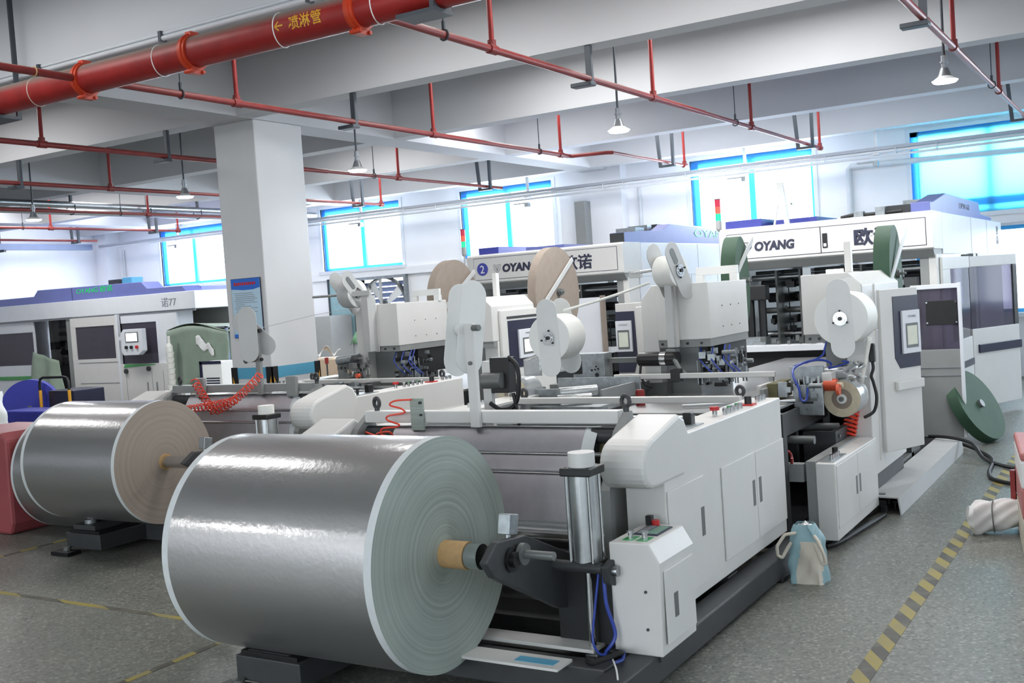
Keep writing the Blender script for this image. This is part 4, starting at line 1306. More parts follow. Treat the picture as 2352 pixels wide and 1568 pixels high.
# ------------------------------------------------------------------ small machinery
def clutter(parent, name, m, box, n, seed, smin=.012, smax=.06):
    """Tangle of small blocks, pins and fittings, far too small to pick apart."""
    rnd = random.Random(seed)
    mb = MB()
    x0, x1, y0, y1, z0, z1 = box
    for i in range(n):
        c = Vector((rnd.uniform(x0, x1), rnd.uniform(y0, y1), rnd.uniform(z0, z1)))
        k = rnd.random()
        if k < .5:
            mb.cbox(c, (rnd.uniform(smin, smax), rnd.uniform(smin, smax), rnd.uniform(smin, smax)), rnd.uniform(-.2, .2))
        elif k < .8:
            a = rnd.choice(((1, 0, 0), (0, 1, 0), (0, 0, 1)))
            L_ = rnd.uniform(.03, .12)
            mb.cyl(c - Vector(a) * L_ / 2, c + Vector(a) * L_ / 2, rnd.uniform(.006, .018), 8)
        else:
            mb.cyl((c.x, c.y, z0), (c.x, c.y, c.z), .007, 6)
    o = mb.obj(name, m, parent)
    o['kind'] = 'stuff'
    return o

# ------------------------------------------------------------------ touch-screen panel on a swung face
def panel_face(parent, o, ex, ez, w, h, nav, scr, body_m='white', screen='screen', chamfer=.06, thick=.03):
    """Door slab with navy inset and a screen box.  o: lower near corner, ex along width."""
    o, ex, ez = Vector(o), Vector(ex).normalized(), Vector(ez).normalized()
    nn = ex.cross(ez)
    nn = -nn if nn.dot(Vector((0, 0, 1.8)) - o) < 0 and False else nn
    sl = MB().plate([(0, 0), (w, 0), (w, h), (0, h)], o, ex, ez, thick).obj('panel_door', body_m, parent, bevel=.005)
    f = nn * (thick / 2 + .002)
    a0, a1, b0, b1 = nav
    MB().plate([(a0 + chamfer, b0), (a1, b0), (a1, b1), (a0, b1), (a0, b0 + chamfer * 1.4)], o + f, ex, ez, .006).obj('navy_inset', 'navy', sl)
    c0, c1, d0, d1 = scr
    MB().plate([(c0, d0), (c1, d0), (c1, d1), (c0, d1)], o + f + nn * .012, ex, ez, .02).obj('screen_bezel', 'whiteb', sl, bevel=.004)
    wI, hI = c1 - c0, d1 - d0
    MB().plate([(c0 + wI * .16, d0 + hI * .13), (c1 - wI * .16, d0 + hI * .13), (c1 - wI * .16, d1 - hI * .30), (c0 + wI * .16, d1 - hI * .30)], o + f + nn * .0235, ex, ez, .003).obj('screen_rim', 'midgrey', sl)
    MB().plate([(c0 + wI * .22, d0 + hI * .20), (c1 - wI * .22, d0 + hI * .20), (c1 - wI * .22, d1 - hI * .36), (c0 + wI * .22, d1 - hI * .36)], o + f + nn * .0255, ex, ez, .003).obj('screen_glass', screen, sl)
    text('OYANG', 'screen_logo', 'ink_grey', o + f + nn * .0235 + ex * (c0 + wI * .3) + ez * (d1 - hI * .17), ex, ez, hI * .085, sl, depth=.0005)
    return sl

# ------------------------------------------------------------------ handle units either side of the web
def head_left(dx, dy, label, motor=True, tag2=None):
    t = T('handle_unit', label, 'machine', (-3.4 + dx, 8.5 + dy, 0))
    X = lambda v: v + dx
    Y = lambda v: v + dy
    MB().prism([(X(-3.555), 1.345), (X(-3.10), 1.345), (X(-3.10), 1.80), (X(-3.555), 1.80)], 'y', Y(8.10), Y(9.03)).obj('head_cover', 'white', t, bevel=.006)
    MB().prism([(X(-3.70), .2), (X(-3.555), .2), (X(-3.555), 1.80), (X(-3.60), 1.80), (X(-3.70), 1.68)], 'y', Y(8.13), Y(9.2)).obj('side_column', 'white', t, bevel=.006)
    MB().box(X(-3.555), X(-3.105), Y(8.115), Y(9.02), 1.285, 1.345).obj('head_base', 'grey', t)
    MB().box(X(-3.555), X(-3.26), Y(8.25), Y(9.0), .2, 1.285).obj('leg_body', 'grey', t, bevel=.006)
    MB().box(X(-3.30), X(-3.12), Y(8.45), Y(9.0), 1.02, 1.285).obj('tool_recess', 'cavity', t)
    MB().box(X(-4.02), X(-3.70), Y(8.7), Y(9.25), .2, 1.62).obj('rear_column', 'white', t, bevel=.006)
    for x in (-3.52, -3.30, -3.18):
        MB().cyl((X(x), Y(8.112), 1.315), (X(x), Y(8.100), 1.315), .01, 8).obj('bolt', 'black', t)
    for yy in (8.4, 8.6, 8.8):
        for z in (1.43, 1.60):
            MB().cyl((X(-3.10), Y(yy), z), (X(-3.095), Y(yy), z), .006, 6).obj('bolt', 'midgrey', t)
    MB().box(X(-3.44), X(-3.36), Y(8.03), Y(8.098), 1.29, 1.80).obj('reel_post', 'white', t, bevel=.004)
    clutter(t, 'glue_head', 'galv', (X(-3.25), X(-2.9), Y(8.12), Y(8.45), .98, 1.26), 46, 3 + int(dx * 10))
    clutter(t, 'glue_fittings', 'cavity', (X(-3.28), X(-2.85), Y(8.15), Y(8.5), .96, 1.2), 26, 9)
    for i, (xa, xb) in enumerate(((-3.22, -3.08), (-3.12, -3.0), (-3.02, -2.88), (-2.98, -2.84))):
        pts = [(X(xa), Y(8.2), 1.29), (X(xa + .01), Y(8.12), 1.18), (X((xa + xb) / 2), Y(8.1), 1.12), (X(xb), Y(8.15), 1.03)]
        MB().tube(pts, .007, 7).obj('air_tube', 'hose_blue', t)
    if motor:
        m = MB().cyl((X(-3.68), Y(8.0), 1.205), (X(-3.49), Y(8.0), 1.205), .057, 20).cyl((X(-3.44), Y(8.0), 1.205), (X(-3.34), Y(8.0), 1.205), .055, 20).cyl((X(-3.69), Y(8.0), 1.205), (X(-3.68), Y(8.0), 1.205), .045, 16).obj('motor', 'black', t)
        MB().cyl((X(-3.49), Y(8.0), 1.205), (X(-3.44), Y(8.0), 1.205), .06, 20).obj('motor_flange', 'chrome', m)
        MB().box(X(-3.46), X(-3.38), Y(8.03), Y(8.13), 1.15, 1.28).obj('motor_mount', 'grey', m)
        MB().tube([(X(-3.66), Y(7.97), 1.17), (X(-3.665), Y(7.95), 1.08), (X(-3.62), Y(7.94), 1.0), (X(-3.56), Y(7.95), .98)], .011, 8).obj('motor_cable', 'rubber', m)
        MB().tube([(X(-3.36), Y(7.96), 1.2), (X(-3.31), Y(7.94), 1.12), (X(-3.27), Y(7.96), 1.08)], .02, 8).obj('crank_arm', 'midgrey', m)
    return t

def head_right(dx, dy, label, ajar, screen):
    t = T('handle_unit', label, 'machine', (-2.1 + dx, 8.6 + dy, 0))
    X = lambda v: v + dx
    Y = lambda v: v + dy
    MB().prism([(X(-2.355), 1.345), (X(-1.90), 1.345), (X(-1.90), 1.70), (X(-2.0), 1.80), (X(-2.355), 1.80)], 'y', Y(8.10), Y(9.35)).obj('head_cover', 'white', t, bevel=.006)
    MB().box(X(-2.35), X(-1.905), Y(8.115), Y(9.3), 1.285, 1.345).obj('head_base', 'grey', t)
    MB().box(X(-2.25), X(-2.06), Y(8.3), Y(9.3), .2, 1.285).obj('leg_body', 'grey', t, bevel=.006)
    MB().box(X(-2.06), X(-1.90), Y(8.18), Y(9.35), .26, 1.345).obj('side_column', 'white', t, bevel=.006)
    for x in (-2.31, -2.24):
        MB().cyl((X(x), Y(8.116), 1.315), (X(x), Y(8.100), 1.315), .01, 8).obj('bolt', 'black', t)
    MB().box(X(-2.12), X(-2.07), Y(8.5), Y(8.56), 1.80, 2.04).obj('reel_post', 'white', t, bevel=.004)
    MB().box(X(-2.2), X(-1.92), Y(8.3), Y(9.3), .06, .26).obj('plinth', 'dark', t)
    if ajar:
        panel_face(t, (X(-1.868), Y(8.44), .40), (.19, .42, 0), (0, 0, 1), .47, 1.25, (.15, .465, .63, 1.19), (.235, .455, .74, 1.075), screen=screen)
        MB().beam((X(-1.784), Y(8.545), .90), (X(-1.648), Y(8.845), .90), .035, .07).obj('handle_bar', 'white', t, bevel=.006)
        MB().beam((X(-1.90), Y(8.40), .35), (X(-1.90), Y(8.46), 1.7), .02, .03).obj('hinge_post', 'white', t)
    else:
        panel_face(t, (X(-1.884), Y(8.22), .30), (0, 1, 0), (0, 0, 1), 1.05, 1.35, (.12, 1.0, .75, 1.24), (.30, .72, .84, 1.14), screen=screen)
        MB().box(X(-1.868), X(-1.848), Y(8.33), Y(9.05), .58, .655).obj('handle_bar', 'white', t, bevel=.006)
        MB().box(X(-1.87), X(-1.865), Y(8.33), Y(9.16), 1.56, 1.585).obj('seam_strip', 'dark', t)
    return t

head_left(0, 0, 'white box head with black motor on the far side of the nearest web')
head_right(0, 0, 'white column head with chamfered top, carrying the round white reel and a swung screen door', True, 'screen')
head_left(-3.87, 1.0, 'white box head with grey side face right behind the second foil stand', motor=False)
head_right(-3.87, 0.98, 'white column head with closed navy screen door, behind the empty flanged reel', False, 'screen_white')
# screen door of the far column on the near machine, turned towards the aisle behind the camera
t = T('screen_door', 'narrow white door with navy panel and touch screen, left of the black motor', 'panel', (-4.2, 8.98, 0))
MB().box(-4.34, -4.02, 8.96, 8.99, .2, 1.655).obj('panel_door', 'white', t, bevel=.005)
pd = MB().plate([(0, 0), (.16, 0), (.20, .12), (.19, .565), (0, .565)], (-4.34, 8.957, 1.015), (1, 0, 0), (0, 0, 1), .006).obj('navy_inset', 'navy', t)
MB().box(-4.335, -4.175, 8.93, 8.955, 1.21, 1.495).obj('screen_bezel', 'whiteb', pd, bevel=.004)
MB().box(-4.315, -4.20, 8.926, 8.93, 1.235, 1.41).obj('screen_rim', 'midgrey', pd)
MB().box(-4.305, -4.21, 8.924, 8.926, 1.255, 1.39).obj('screen_glass', 'screen', pd)
text('OYANG', 'screen_logo', 'ink_grey', (-4.30, 8.928, 1.45), (1, 0, 0), (0, 0, 1), .024, pd, depth=.0005)

# reels
paddle_reel('white tape reel with upright flange plates on the column head above the film roll', (-1.975, 7.88, 1.475), (0, -1, 0), (-.02, 0, 1), .30, .19, .285, .085, -.02)
paddle_reel('white tape reel with tilted flange plates in front of the lit navy screen', (-3.965, 7.15, 1.46), (0, -1, 0), (.10, 0, 1), .26, .175, .295, .088, -.12, twist2=-.25)
paddle_reel('empty reel of two slanted white plates on a post over the near cross bar', (-3.40, 5.06, 1.63), (1, -.42, .12), (.46, 0, 1), .12, .1, .27, .085, .05, empty=True)
paddle_reel('pale grey reel with slotted flanges on top of the white head beyond the pillar', (-7.50, 9.02, 1.93), (1, -.1, 0), (-.25, -.5, 1), .17, .15, .30, .09, -.25, flange='plate_grey', spool='plate_grey', slots=True)
paddle_reel('pale grey reel with angled slotted flanges on top of the head with the black motor', (-3.36, 7.98, 1.905), (1, -.25, 0), (-.5, -.6, .8), .17, .125, .25, .09, .2, flange='plate_grey', spool='tape_white', slots=True)
paddle_reel('empty reel of two crossed grey paddles in front of the pillar notice', (-6.62, 6.60, 1.62), (.35, -1, 0), (-.05, 0, 1), .10, .1, .235, .085, .05, flange='plate_grey', empty=True, twist2=-.75)
# posts and shafts that carry them
def post(label, parts, loc, name='reel_post'):
    t = T(name, label, 'post', loc)
    for nm, m, mb in parts:
        mb.obj(nm, m, t, bevel=.003)
    return t
post('white post bolted to the near cross bar, holding the empty slanted reel', [
    ('post_bar', 'white', MB().box(-3.325, -3.265, 4.935, 4.964, 1.08, 1.66)),
    ('axle', 'midgrey', MB().cyl((-3.36, 5.02, 1.62), (-3.27, 4.95, 1.635), .02, 12)),
    ('bolt', 'midgrey', MB().cyl((-3.295, 4.935, 1.44), (-3.295, 4.92, 1.44), .012, 8)),
    ('axle_nut', 'midgrey', MB().cyl((-3.27, 4.94, 1.634), (-3.22, 4.93, 1.634), .018, 10))], (-3.3, 4.95, 1.08))
post('thin grey post on the grey cross bar, holding the crossed paddles', [
    ('post_bar', 'grey', MB().box(-6.625, -6.575, 6.63, 6.663, 1.10, 1.66)),
    ('axle', 'midgrey', MB().cyl((-6.61, 6.55, 1.62), (-6.60, 6.70, 1.62), .016, 10)),
    ('side_knob', 'black', MB().cyl((-6.575, 6.645, 1.645), (-6.55, 6.645, 1.645), .018, 10).cyl((-6.575, 6.645, 1.40), (-6.555, 6.645, 1.40), .015, 10)),
    ('cross_pin', 'midgrey', MB().cyl((-6.74, 6.64, 1.395), (-6.62, 6.64, 1.395), .016, 10).cyl((-6.75, 6.64, 1.395), (-6.74, 6.64, 1.395), .028, 10))], (-6.6, 6.65, 1.1))
post('grey arm and steel shaft of the slotted reel beyond the pillar', [
    ('arm_bar', 'plate_grey', MB().box(-7.62, -7.18, 8.92, 8.96, 1.90, 1.955).box(-7.31, -7.225, 8.93, 9.07, 1.30, 1.90)),
    ('shaft', 'chrome', MB().cyl((-7.98, 8.93, 1.925), (-7.62, 8.93, 1.925), .014, 12))], (-7.3, 8.95, 1.3), 'reel_arm')
post('grey arm and steel shaft of the slotted reel above the black motor', [
    ('arm_bar', 'plate_grey', MB().box(-3.70, -3.60, 7.93, 7.98, 1.87, 1.93).box(-3.40, -3.34, 7.93, 7.975, 1.3, 1.86)),
    ('shaft', 'chrome', MB().cyl((-3.68, 7.94, 1.91), (-3.30, 7.94, 1.935), .013, 12))], (-3.4, 7.95, 1.3), 'reel_arm')
post('white post between the empty slanted reel and the near cabinet', [
    ('post_bar', 'white', MB().box(-3.66, -3.60, 5.6, 5.64, .68, 1.40)),
    ('post_head', 'black', MB().box(-3.60, -3.46, 5.60, 5.68, 1.20, 1.42)),
    ('bracket', 'midgrey', MB().cyl((-3.64, 5.58, 1.28), (-3.5, 5.58, 1.28), .05, 14))], (-3.6, 5.6, .68), 'hose_post')
hose([(-3.47, 5.62, 1.42), (-3.40, 5.60, 1.36), (-3.40, 5.60, 1.22), (-3.44, 5.6, 1.12), (-3.52, 5.58, 1.10), (-3.6, 5.58, 1.14)], .014, 'rubber', 'black looped cable behind the white reel post', 'cable', 'cable')
hose([(-3.44, 5.6, 1.2), (-3.415, 5.6, 1.05), (-3.40, 5.6, .85), (-3.40, 5.6, .69)], .012, 'rubber', 'black cable hanging straight down behind the white reel post', 'cable', 'cable')
# paper tape from reel to reel
tag(MB().grid(lambda u, v: (-3.90 + .36 * u, 7.15 + .83 * u, 1.645 + (1.815 - 1.645) * u + .022 * v - .01 * sin(pi * u)), 10, 1).obj('paper_tape', 'tape_white', None, solid=.002, fix=False), 'white paper tape strung between the tilted reel and the slotted reel', 'tape')
tag(MB().grid(lambda u, v: (-1.815 - .08 * u + .03 * v, 7.82 + .02 * u, 1.33 - .33 * u), 8, 2).obj('paper_tape', 'tape_white', None, solid=.002, fix=False), 'white paper tape dropping from the upright reel to the film roll', 'tape')
tag(MB().tube([(-6.60, 6.70, 1.665), (-7.05, 7.9, 1.74), (-7.30, 8.9, 1.78)], .0025, 5).obj('paper_string', 'ink_grey', None), 'thin line running past the pillar from the crossed paddles to the far reel', 'string')

# brown and green wound discs
disc_reel('large brown paper disc with a slanting white arm, in front of the lettered gantry', (-5.78, 10.42, 1.80), .50, .10, 'kraft', arm=((-5.70, 9.95, 1.62), (-5.70, 10.75, 2.16)))
disc_reel('brown paper disc above the far white head, half hidden behind the empty slanted reel', (-7.14, 10.42, 1.80), .46, .10, 'kraft', arm=((-7.04, 9.95, 1.62), (-7.06, 10.8, 2.12)))
disc_reel('green paper disc standing over the chamfered column head', (-2.03, 9.62, 1.76), .42, .13, 'green', ax=(.997, .08, 0), arm=((-1.93, 9.15, 1.66), (-1.93, 9.98, 2.16)))
disc_reel('green paper disc standing over the head with the black motor', (-3.40, 9.62, 1.78), .42, .13, 'green', ax=(.983, .18, 0), arm=((-3.29, 9.05, 1.66), (-3.33, 9.95, 2.18)))
def disc_stand(x, y, label):
    t = T('disc_bracket', label, 'bracket', (x, y, 1.3))
    MB().box(x - .22, x + .16, y - .02, y + .02, 1.86, 1.93).obj('cross_piece', 'plate_white', t, bevel=.003)
    MB().box(x - .22, x - .15, y - .03, y + .03, 1.79, 1.86).obj('upright', 'plate_white', t, bevel=.003)
    MB().box(x + .09, x + .16, y - .03, y + .03, 1.79, 1.86).obj('upright', 'plate_white', t, bevel=.003)
disc_stand(-3.30, 8.95, 'white bracket under the green disc on the head with the black motor')
disc_stand(-7.12, 9.90, 'white bracket under the half hidden brown disc')
n = (0.845, -.237, .469)
disc_reel('green paper disc leaning on the floor by the open tinted door', (-1.68, 11.66, .355), .385, .11, 'green', ax=n)

# ------------------------------------------------------------------ film rolls under the reels
def film_roll(label, c, r, L_, parent_rod=True):
    t = T('film_roll', label, 'roll', c)
    x, y, z = c
    MB().cyl((x, y - L_ / 2, z), (x, y + L_ / 2, z), r, 40).obj('film_winding', 'film', t)
    MB().ring((x, y - L_ / 2 - .002, z), (0, 1, 0), r * .55, r * .98, .008, 36).obj('roll_edge', 'film_core', t)
    MB().ring((x, y - L_ / 2 - .002, z), (0, 1, 0), r * .26, r * .55, .004, 36).obj('core_face', 'kraft', t)
    MB().cyl((x, y - L_ / 2 - .01, z), (x, y - L_ / 2 + .05, z), r * .26, 24).obj('core_plug', 'paper', t)
    MB().cyl((x, y - L_ / 2 - .03, z), (x, y + L_ / 2 + .25, z), .018, 12).obj('spindle', 'midgrey', t)
    return t
film_roll('shiny film roll with a cream end, below the upright white reel', (-2.03, 7.98, .885), .135, .24)
film_roll('film roll with a brown rimmed end behind the second white bar', (-4.33, 7.16, 1.03), .135, .24)
tag(MB().grid(lambda u, v: (-1.98 + .10 * u + .04 * sin(v * 9), 7.86 - .02 * u + .02 * sin(u * 14 + v * 5), 1.02 + .13 * v + .012 * sin(u * 23)), 14, 10).obj('film_sheet', 'film', None, solid=.002, fix=False), 'crumpled clear film rising from the shiny film roll', 'film')
tag(MB().grid(lambda u, v: (-4.28 + .16 * u, 7.15, 1.165 + .13 * v + .05 * u * v), 8, 4).obj('film_sheet', 'film', None, solid=.002, fix=False), 'clear film band running up from the brown rimmed film roll', 'film')

# ------------------------------------------------------------------ gantry housings (bag forming stations)
def shield_logo(parent, o, ex, ez, s, m='ink'):
    """Small shield emblem: outline with fan strokes."""
    o, ex, ez = Vector(o), Vector(ex), Vector(ez)
    pts = [(-.5, .5), (0, .42), (.5, .5), (.45, -.05), (0, -.55), (-.45, -.05)]
    mb = MB()
    for i in range(len(pts)):
        a, b = pts[i], pts[(i + 1) % len(pts)]
        mb.beam(o + ex * a[0] * s + ez * a[1] * s, o + ex * b[0] * s + ez * b[1] * s, .003, s * .07)
    for a in ((-.28, .34), (0, .30), (.28, .34)):
        mb.beam(o + ez * (-.32 * s), o + ex * a[0] * s + ez * a[1] * s, .003, s * .08)
    mb.obj('logo_emblem', m, parent)

def gantry(x0, x1, y0, y1, label, near):
    t = T('forming_gantry', label, 'machine', ((x0 + x1) / 2, (y0 + y1) / 2, 0))
    # front fascia beam and its lip
    MB().prism([(y0 + .55, 1.985), (y0 + .02, 1.985), (y0, 2.0), (y0, 2.365), (y0 + .03, 2.39), (y0 + .55, 2.39)], 'x', x0, x1).obj('front_fascia', 'white', t, bevel=.006)
    MB().prism([(y0 + .5, 1.90), (y0 + .10, 1.90), (y0 + .02, 1.985), (y0 + .5, 1.985)], 'x', x0 + .02, x1 - .01).obj('fascia_lip', 'grey', t)
    # side fascias and roof deck
    MB().box(x1 - .06, x1, y0 + .56, y1, 1.93, 2.385).obj('side_fascia', 'whiteb', t, bevel=.006)
    MB().box(x0, x0 + .06, y0 + .56, y1, 1.93, 2.385).obj('side_fascia', 'whiteb', t, bevel=.006)
    MB().box(x0 + .06, x1 - .06, y0 + .56, y1, 2.34, 2.38).obj('roof_deck', 'whiteb', t)
    for yy in (y0 + 2.6, y0 + 4.0):
        MB().box(x1 - .0005, x1 + .002, yy, yy + .008, 1.94, 2.38).obj('seam_strip', 'ink_grey', t)
    # columns
    for a, b, m in ((x0 + .02, x0 + .16, 'white'), (x1 - .17, x1 - .08, 'grey'), (x1 - .08, x1, 'white')):
        MB().box(a, b, y0 + .12, y0 + .45, 0, 1.93).obj('column', m, t, bevel=.004)
    for a, b in ((x0 + .02, x0 + .16), (x1 - .16, x1 - .01)):
        MB().box(a, b, y1 - .35, y1 - .05, 0, 1.93).obj('column', 'white', t)
        MB().box(a, b, (y0 + y1) / 2, (y0 + y1) / 2 + .2, 0, 1.93).obj('column', 'white', t)
    # bed, table and rollers between the columns
    MB().box(x0 + .16, x1 - .17, y0 + .25, y1 - .3, .1, .72).obj('machine_bed', 'cavity', t)
    MB().box(x0 + .16, x1 - .17, y0 - .15, y0 + .05, .97, 1.04).obj('front_shelf', 'whiteb', t, bevel=.004)
    MB().box(x0 + .2, x1 - .2, y0 - .05, y0 + .25, .72, .97).obj('shelf_support', 'cavity', t)
    rng = random.Random(int(y0 * 10))
    for i, (yy, z, r, m) in enumerate(((.60, 1.80, .035, 'steel'), (.75, 1.86, .022, 'dark'), (.95, 1.72, .045, 'dark'), (1.2, 1.55, .06, 'dark'), (.85, 1.40, .035, 'midgrey'), (1.3, 1.28, .05, 'dark'), (.7, 1.12, .04, 'steel'), (1.5, 1.75, .05, 'alu'))):
        MB().cyl((x0 + .16, y0 + yy, z), (x1 - .17, y0 + yy, z), r, 16).obj('cross_roller', m, t)
    w = x1 - x0
    for a in (.20, .32, .62):
        MB().box(x0 + w * a, x0 + w * a + .025, y0 + .5, y0 + 1.6, .72, 1.88).obj('inner_plate', 'midgrey', t)
    MB().box(x0 + w * .36, x0 + w * .40, y0 + .35, y0 + .5, .9, 1.9).obj('web_guide', 'steel', t)
    MB().box(x0 + w * .44, x0 + w * .60, y0 + .40, y0 + .43, .9, 1.66).obj('web_guide', 'steel' if near else 'alu', t)
    for k, a in enumerate((.12, .18)):
        MB().cyl((x0 + w * a, y0 + .12, 1.02), (x0 + w * a, y0 + .12, 1.55), .045, 14).obj('lift_cylinder', 'black', t)
    MB().box(x0 + w * .09, x0 + w * .21, y0 + .05, y0 + .2, 1.55, 1.72).obj('lift_motor', 'black', t, bevel=.008)
    MB().box(x0 + w * .1, x0 + w * .2, y0 + .02, y0 + .2, 1.035, 1.13).obj('lift_foot', 'galv', t)
    clutter(t, 'roller_fittings', 'dark', (x0 + w * .15, x0 + w * .5, y0 + .45, y0 + .9, 1.05, 1.85), 40, 21, .03, .10)
    clutter(t, 'roller_fittings', 'cavity', (x0 + w * .6, x1 - .2, y0 + .45, y0 + .9, .9, 1.85), 40, 22, .04, .12)
    clutter(t, 'shelf_fittings', 'midgrey', (x0 + w * .2, x1 - .3, y0 - .12, y0 + .02, 1.04, 1.12), 26, 23, .02, .07)
    MB().box(x0 + w * .48, x0 + w * .56, y0 + .30, y0 + .34, 1.80, 1.845).obj('work_light', 'strip_light', t)
    # lower side skins: window panels on frames
    for a, b in ((y0 + .5, (y0 + y1) / 2), ((y0 + y1) / 2 + .2, y1 - .35)):
        MB().box(x0 + .02, x0 + .05, a, b, .1, 1.93).obj('side_skin', 'white', t)
    return t

gA = gantry(-4.37, -2.04, 11.90, 17.45, 'tall white gantry with dark letters and a pale blue box on top', True)
gB = gantry(-8.36, -5.94, 12.60, 17.30, 'white gantry marked with a round blue number two badge', False)
# front panels, seams, lettering on the near gantry
def front_panel(t, x0, x1, y, z0, z1):
    MB().box(x0 - .007, x1 + .007, y - .0015, y + .004, z0 - .007, z1 + .007).obj('panel_seam', 'ink', t)
    return MB().box(x0, x1, y - .006, y, z0, z1).obj('front_panel', 'white', t)
front_panel(gA, -4.28, -3.215, 11.90, 2.035, 2.315)
front_panel(gA, -3.205, -2.115, 11.90, 2.035, 2.315)
text('OYANG', 'brand_lettering', 'ink', (-3.965, 11.892, 2.115), (1, 0, 0), (0, 0, 1), .135, gA, bold=.007, width=.46, shear=.12)
shield_logo(gA, (-4.045, 11.892, 2.165), (1, 0, 0), (0, 0, 1), .11)
text('欧诺', 'brand_lettering', 'ink', (-2.86, 11.892, 2.10), (1, 0, 0), (0, 0, 1), .19, gA, bold=.006, width=.42)
MB().box(-3.19, -3.135, 11.885, 11.895, 2.085, 2.245).obj('latch_recess', 'black', gA, bevel=.01)
MB().box(-3.178, -3.147, 11.882, 11.886, 2.10, 2.135).obj('latch', 'whiteb', gA)
o = text('欧诺', 'brand_lettering', 'ink_grey', (-2.038, 17.05, 2.05), (0, 0, 1), (0, -1, 0), .19, gA, width=.26)
# pale blue roof box with step profile
MB().prism([(12.15, 2.38), (16.9, 2.38), (16.9, 2.45), (15.85, 2.47), (15.7, 2.62), (13.15, 2.63), (12.3, 2.50), (12.15, 2.50)], 'x', -2.30, -2.10).obj('roof_cover', 'blue_cover', gA, bevel=.01)
MB().box(-2.7, -2.32, 12.35, 13.2, 2.38, 2.50).obj('roof_cover', 'dark', gA)
MB().box(-2.60, -2.32, 13.3, 15.5, 2.38, 2.6).obj('roof_box', 'galv', gA)
for x, s in ((-2.85, .07), (-2.62, .10)):
    MB().box(x - .05, x + .05, 12.15, 12.25, 2.39, 2.39 + s).obj('roof_fitting', 'galv', gA)
MB().tube([(-3.05, 12.2, 2.41), (-2.9, 12.18, 2.43), (-2.75, 12.2, 2.42), (-2.4, 12.22, 2.43)], .02, 8).obj('roof_cable', 'black', gA)
text('OPW-63', 'cover_lettering', 'ink', (-2.0985, 14.05, 2.485), (0, 1, 0), (0, 0, 1), .10, gA, width=.8)
MB().prism([(12.0, 2.38), (15.5, 2.38), (15.5, 2.47), (12.0, 2.48)], 'x', -4.33, -3.90).obj('roof_cover', 'blue_deep', gA, bevel=.006)
MB().box(-3.85, -3.35, 12.3, 13.2, 2.38, 2.46).obj('roof_cover', 'blue_deep', gA)
st = MB().beam((-3.60, 12.0, 2.38), (-3.66, 12.03, 2.86), .05, .05).beam((-3.60, 12.0, 2.38), (-3.68, 12.03, 2.86), .05, .05).box(-3.71, -3.53, 11.99, 12.02, 2.60, 2.62).box(-3.55, -3.52, 11.99, 12.02, 2.59, 2.63).beam((-3.70, 12.0, 2.61), (-3.75, 12.0, 2.38), .02, .025)
st.obj('roof_arm', 'plate_white', gA, bevel=.003)
# second gantry: panels, badge, lettering, roof boxes
front_panel(gB, -8.24, -6.03, 12.60, 2.04, 2.335)
b = MB().cyl((-8.10, 12.594, 2.185), (-8.10, 12.586, 2.185), .088, 36).obj('number_badge', 'blue_deep', gB)
text('2', 'badge_number', 'paper', (-8.10, 12.584, 2.13), (1, 0, 0), (0, 0, 1), .155, b, depth=.001, align='CENTER')
shield_logo(gB, (-7.86, 12.592, 2.18), (1, 0, 0), (0, 0, 1), .11, 'ink_grey')
text('OYANG', 'brand_lettering', 'ink', (-7.78, 12.592, 2.13), (1, 0, 0), (0, 0, 1), .145, gB, bold=.008, width=.56, shear=.12)
text('欧诺', 'brand_lettering', 'ink', (-6.82, 12.592, 2.10), (1, 0, 0), (0, 0, 1), .20, gB, bold=.006, width=.42)
MB().prism([(12.75, 2.38), (17.0, 2.38), (17.0, 2.63), (14.3, 2.66), (14.0, 2.57), (12.75, 2.52)], 'x', -6.18, -5.98).obj('roof_cover', 'blue_cover', gB, bevel=.01)
MB().box(-6.182, -5.978, 12.74, 12.75, 2.39, 2.515).obj('roof_cover_end', 'dark', gB)
text('OYANG', 'led_lettering', 'led_green', (-5.977, 15.2, 2.49), (0, 1, 0), (0, 0, 1), .15, gB, width=1.5)
MB().box(-6.5, -6.2, 13.6, 13.9, 2.38, 2.62).box(-6.5, -6.2, 14.0, 14.15, 2.38, 2.66).obj('roof_fitting', 'galv', gB)
MB().box(-6.5, -6.22, 14.4, 16.5, 2.38, 2.68).obj('roof_box', 'dark', gB)
MB().prism([(12.8, 2.39), (16, 2.39), (16, 2.50), (12.8, 2.49)], 'x', -8.28, -7.95).obj('roof_cover', 'blue_deep', gB, bevel=.006)
MB().box(-7.5, -6.9, 12.8, 13.5, 2.38, 2.44).obj('roof_cover', 'blue_cover', gB)
# lower side skins of gantry B towards the near machine
MB().box(-5.97, -5.945, 13.1, 17.0, .1, 1.93).obj('side_skin', 'whiteb', gB)
for yy in (14.9, 16.0):
    MB().box(-5.9455, -5.943, yy, yy + .01, .12, 1.92).obj('seam_strip', 'ink_grey', gB)

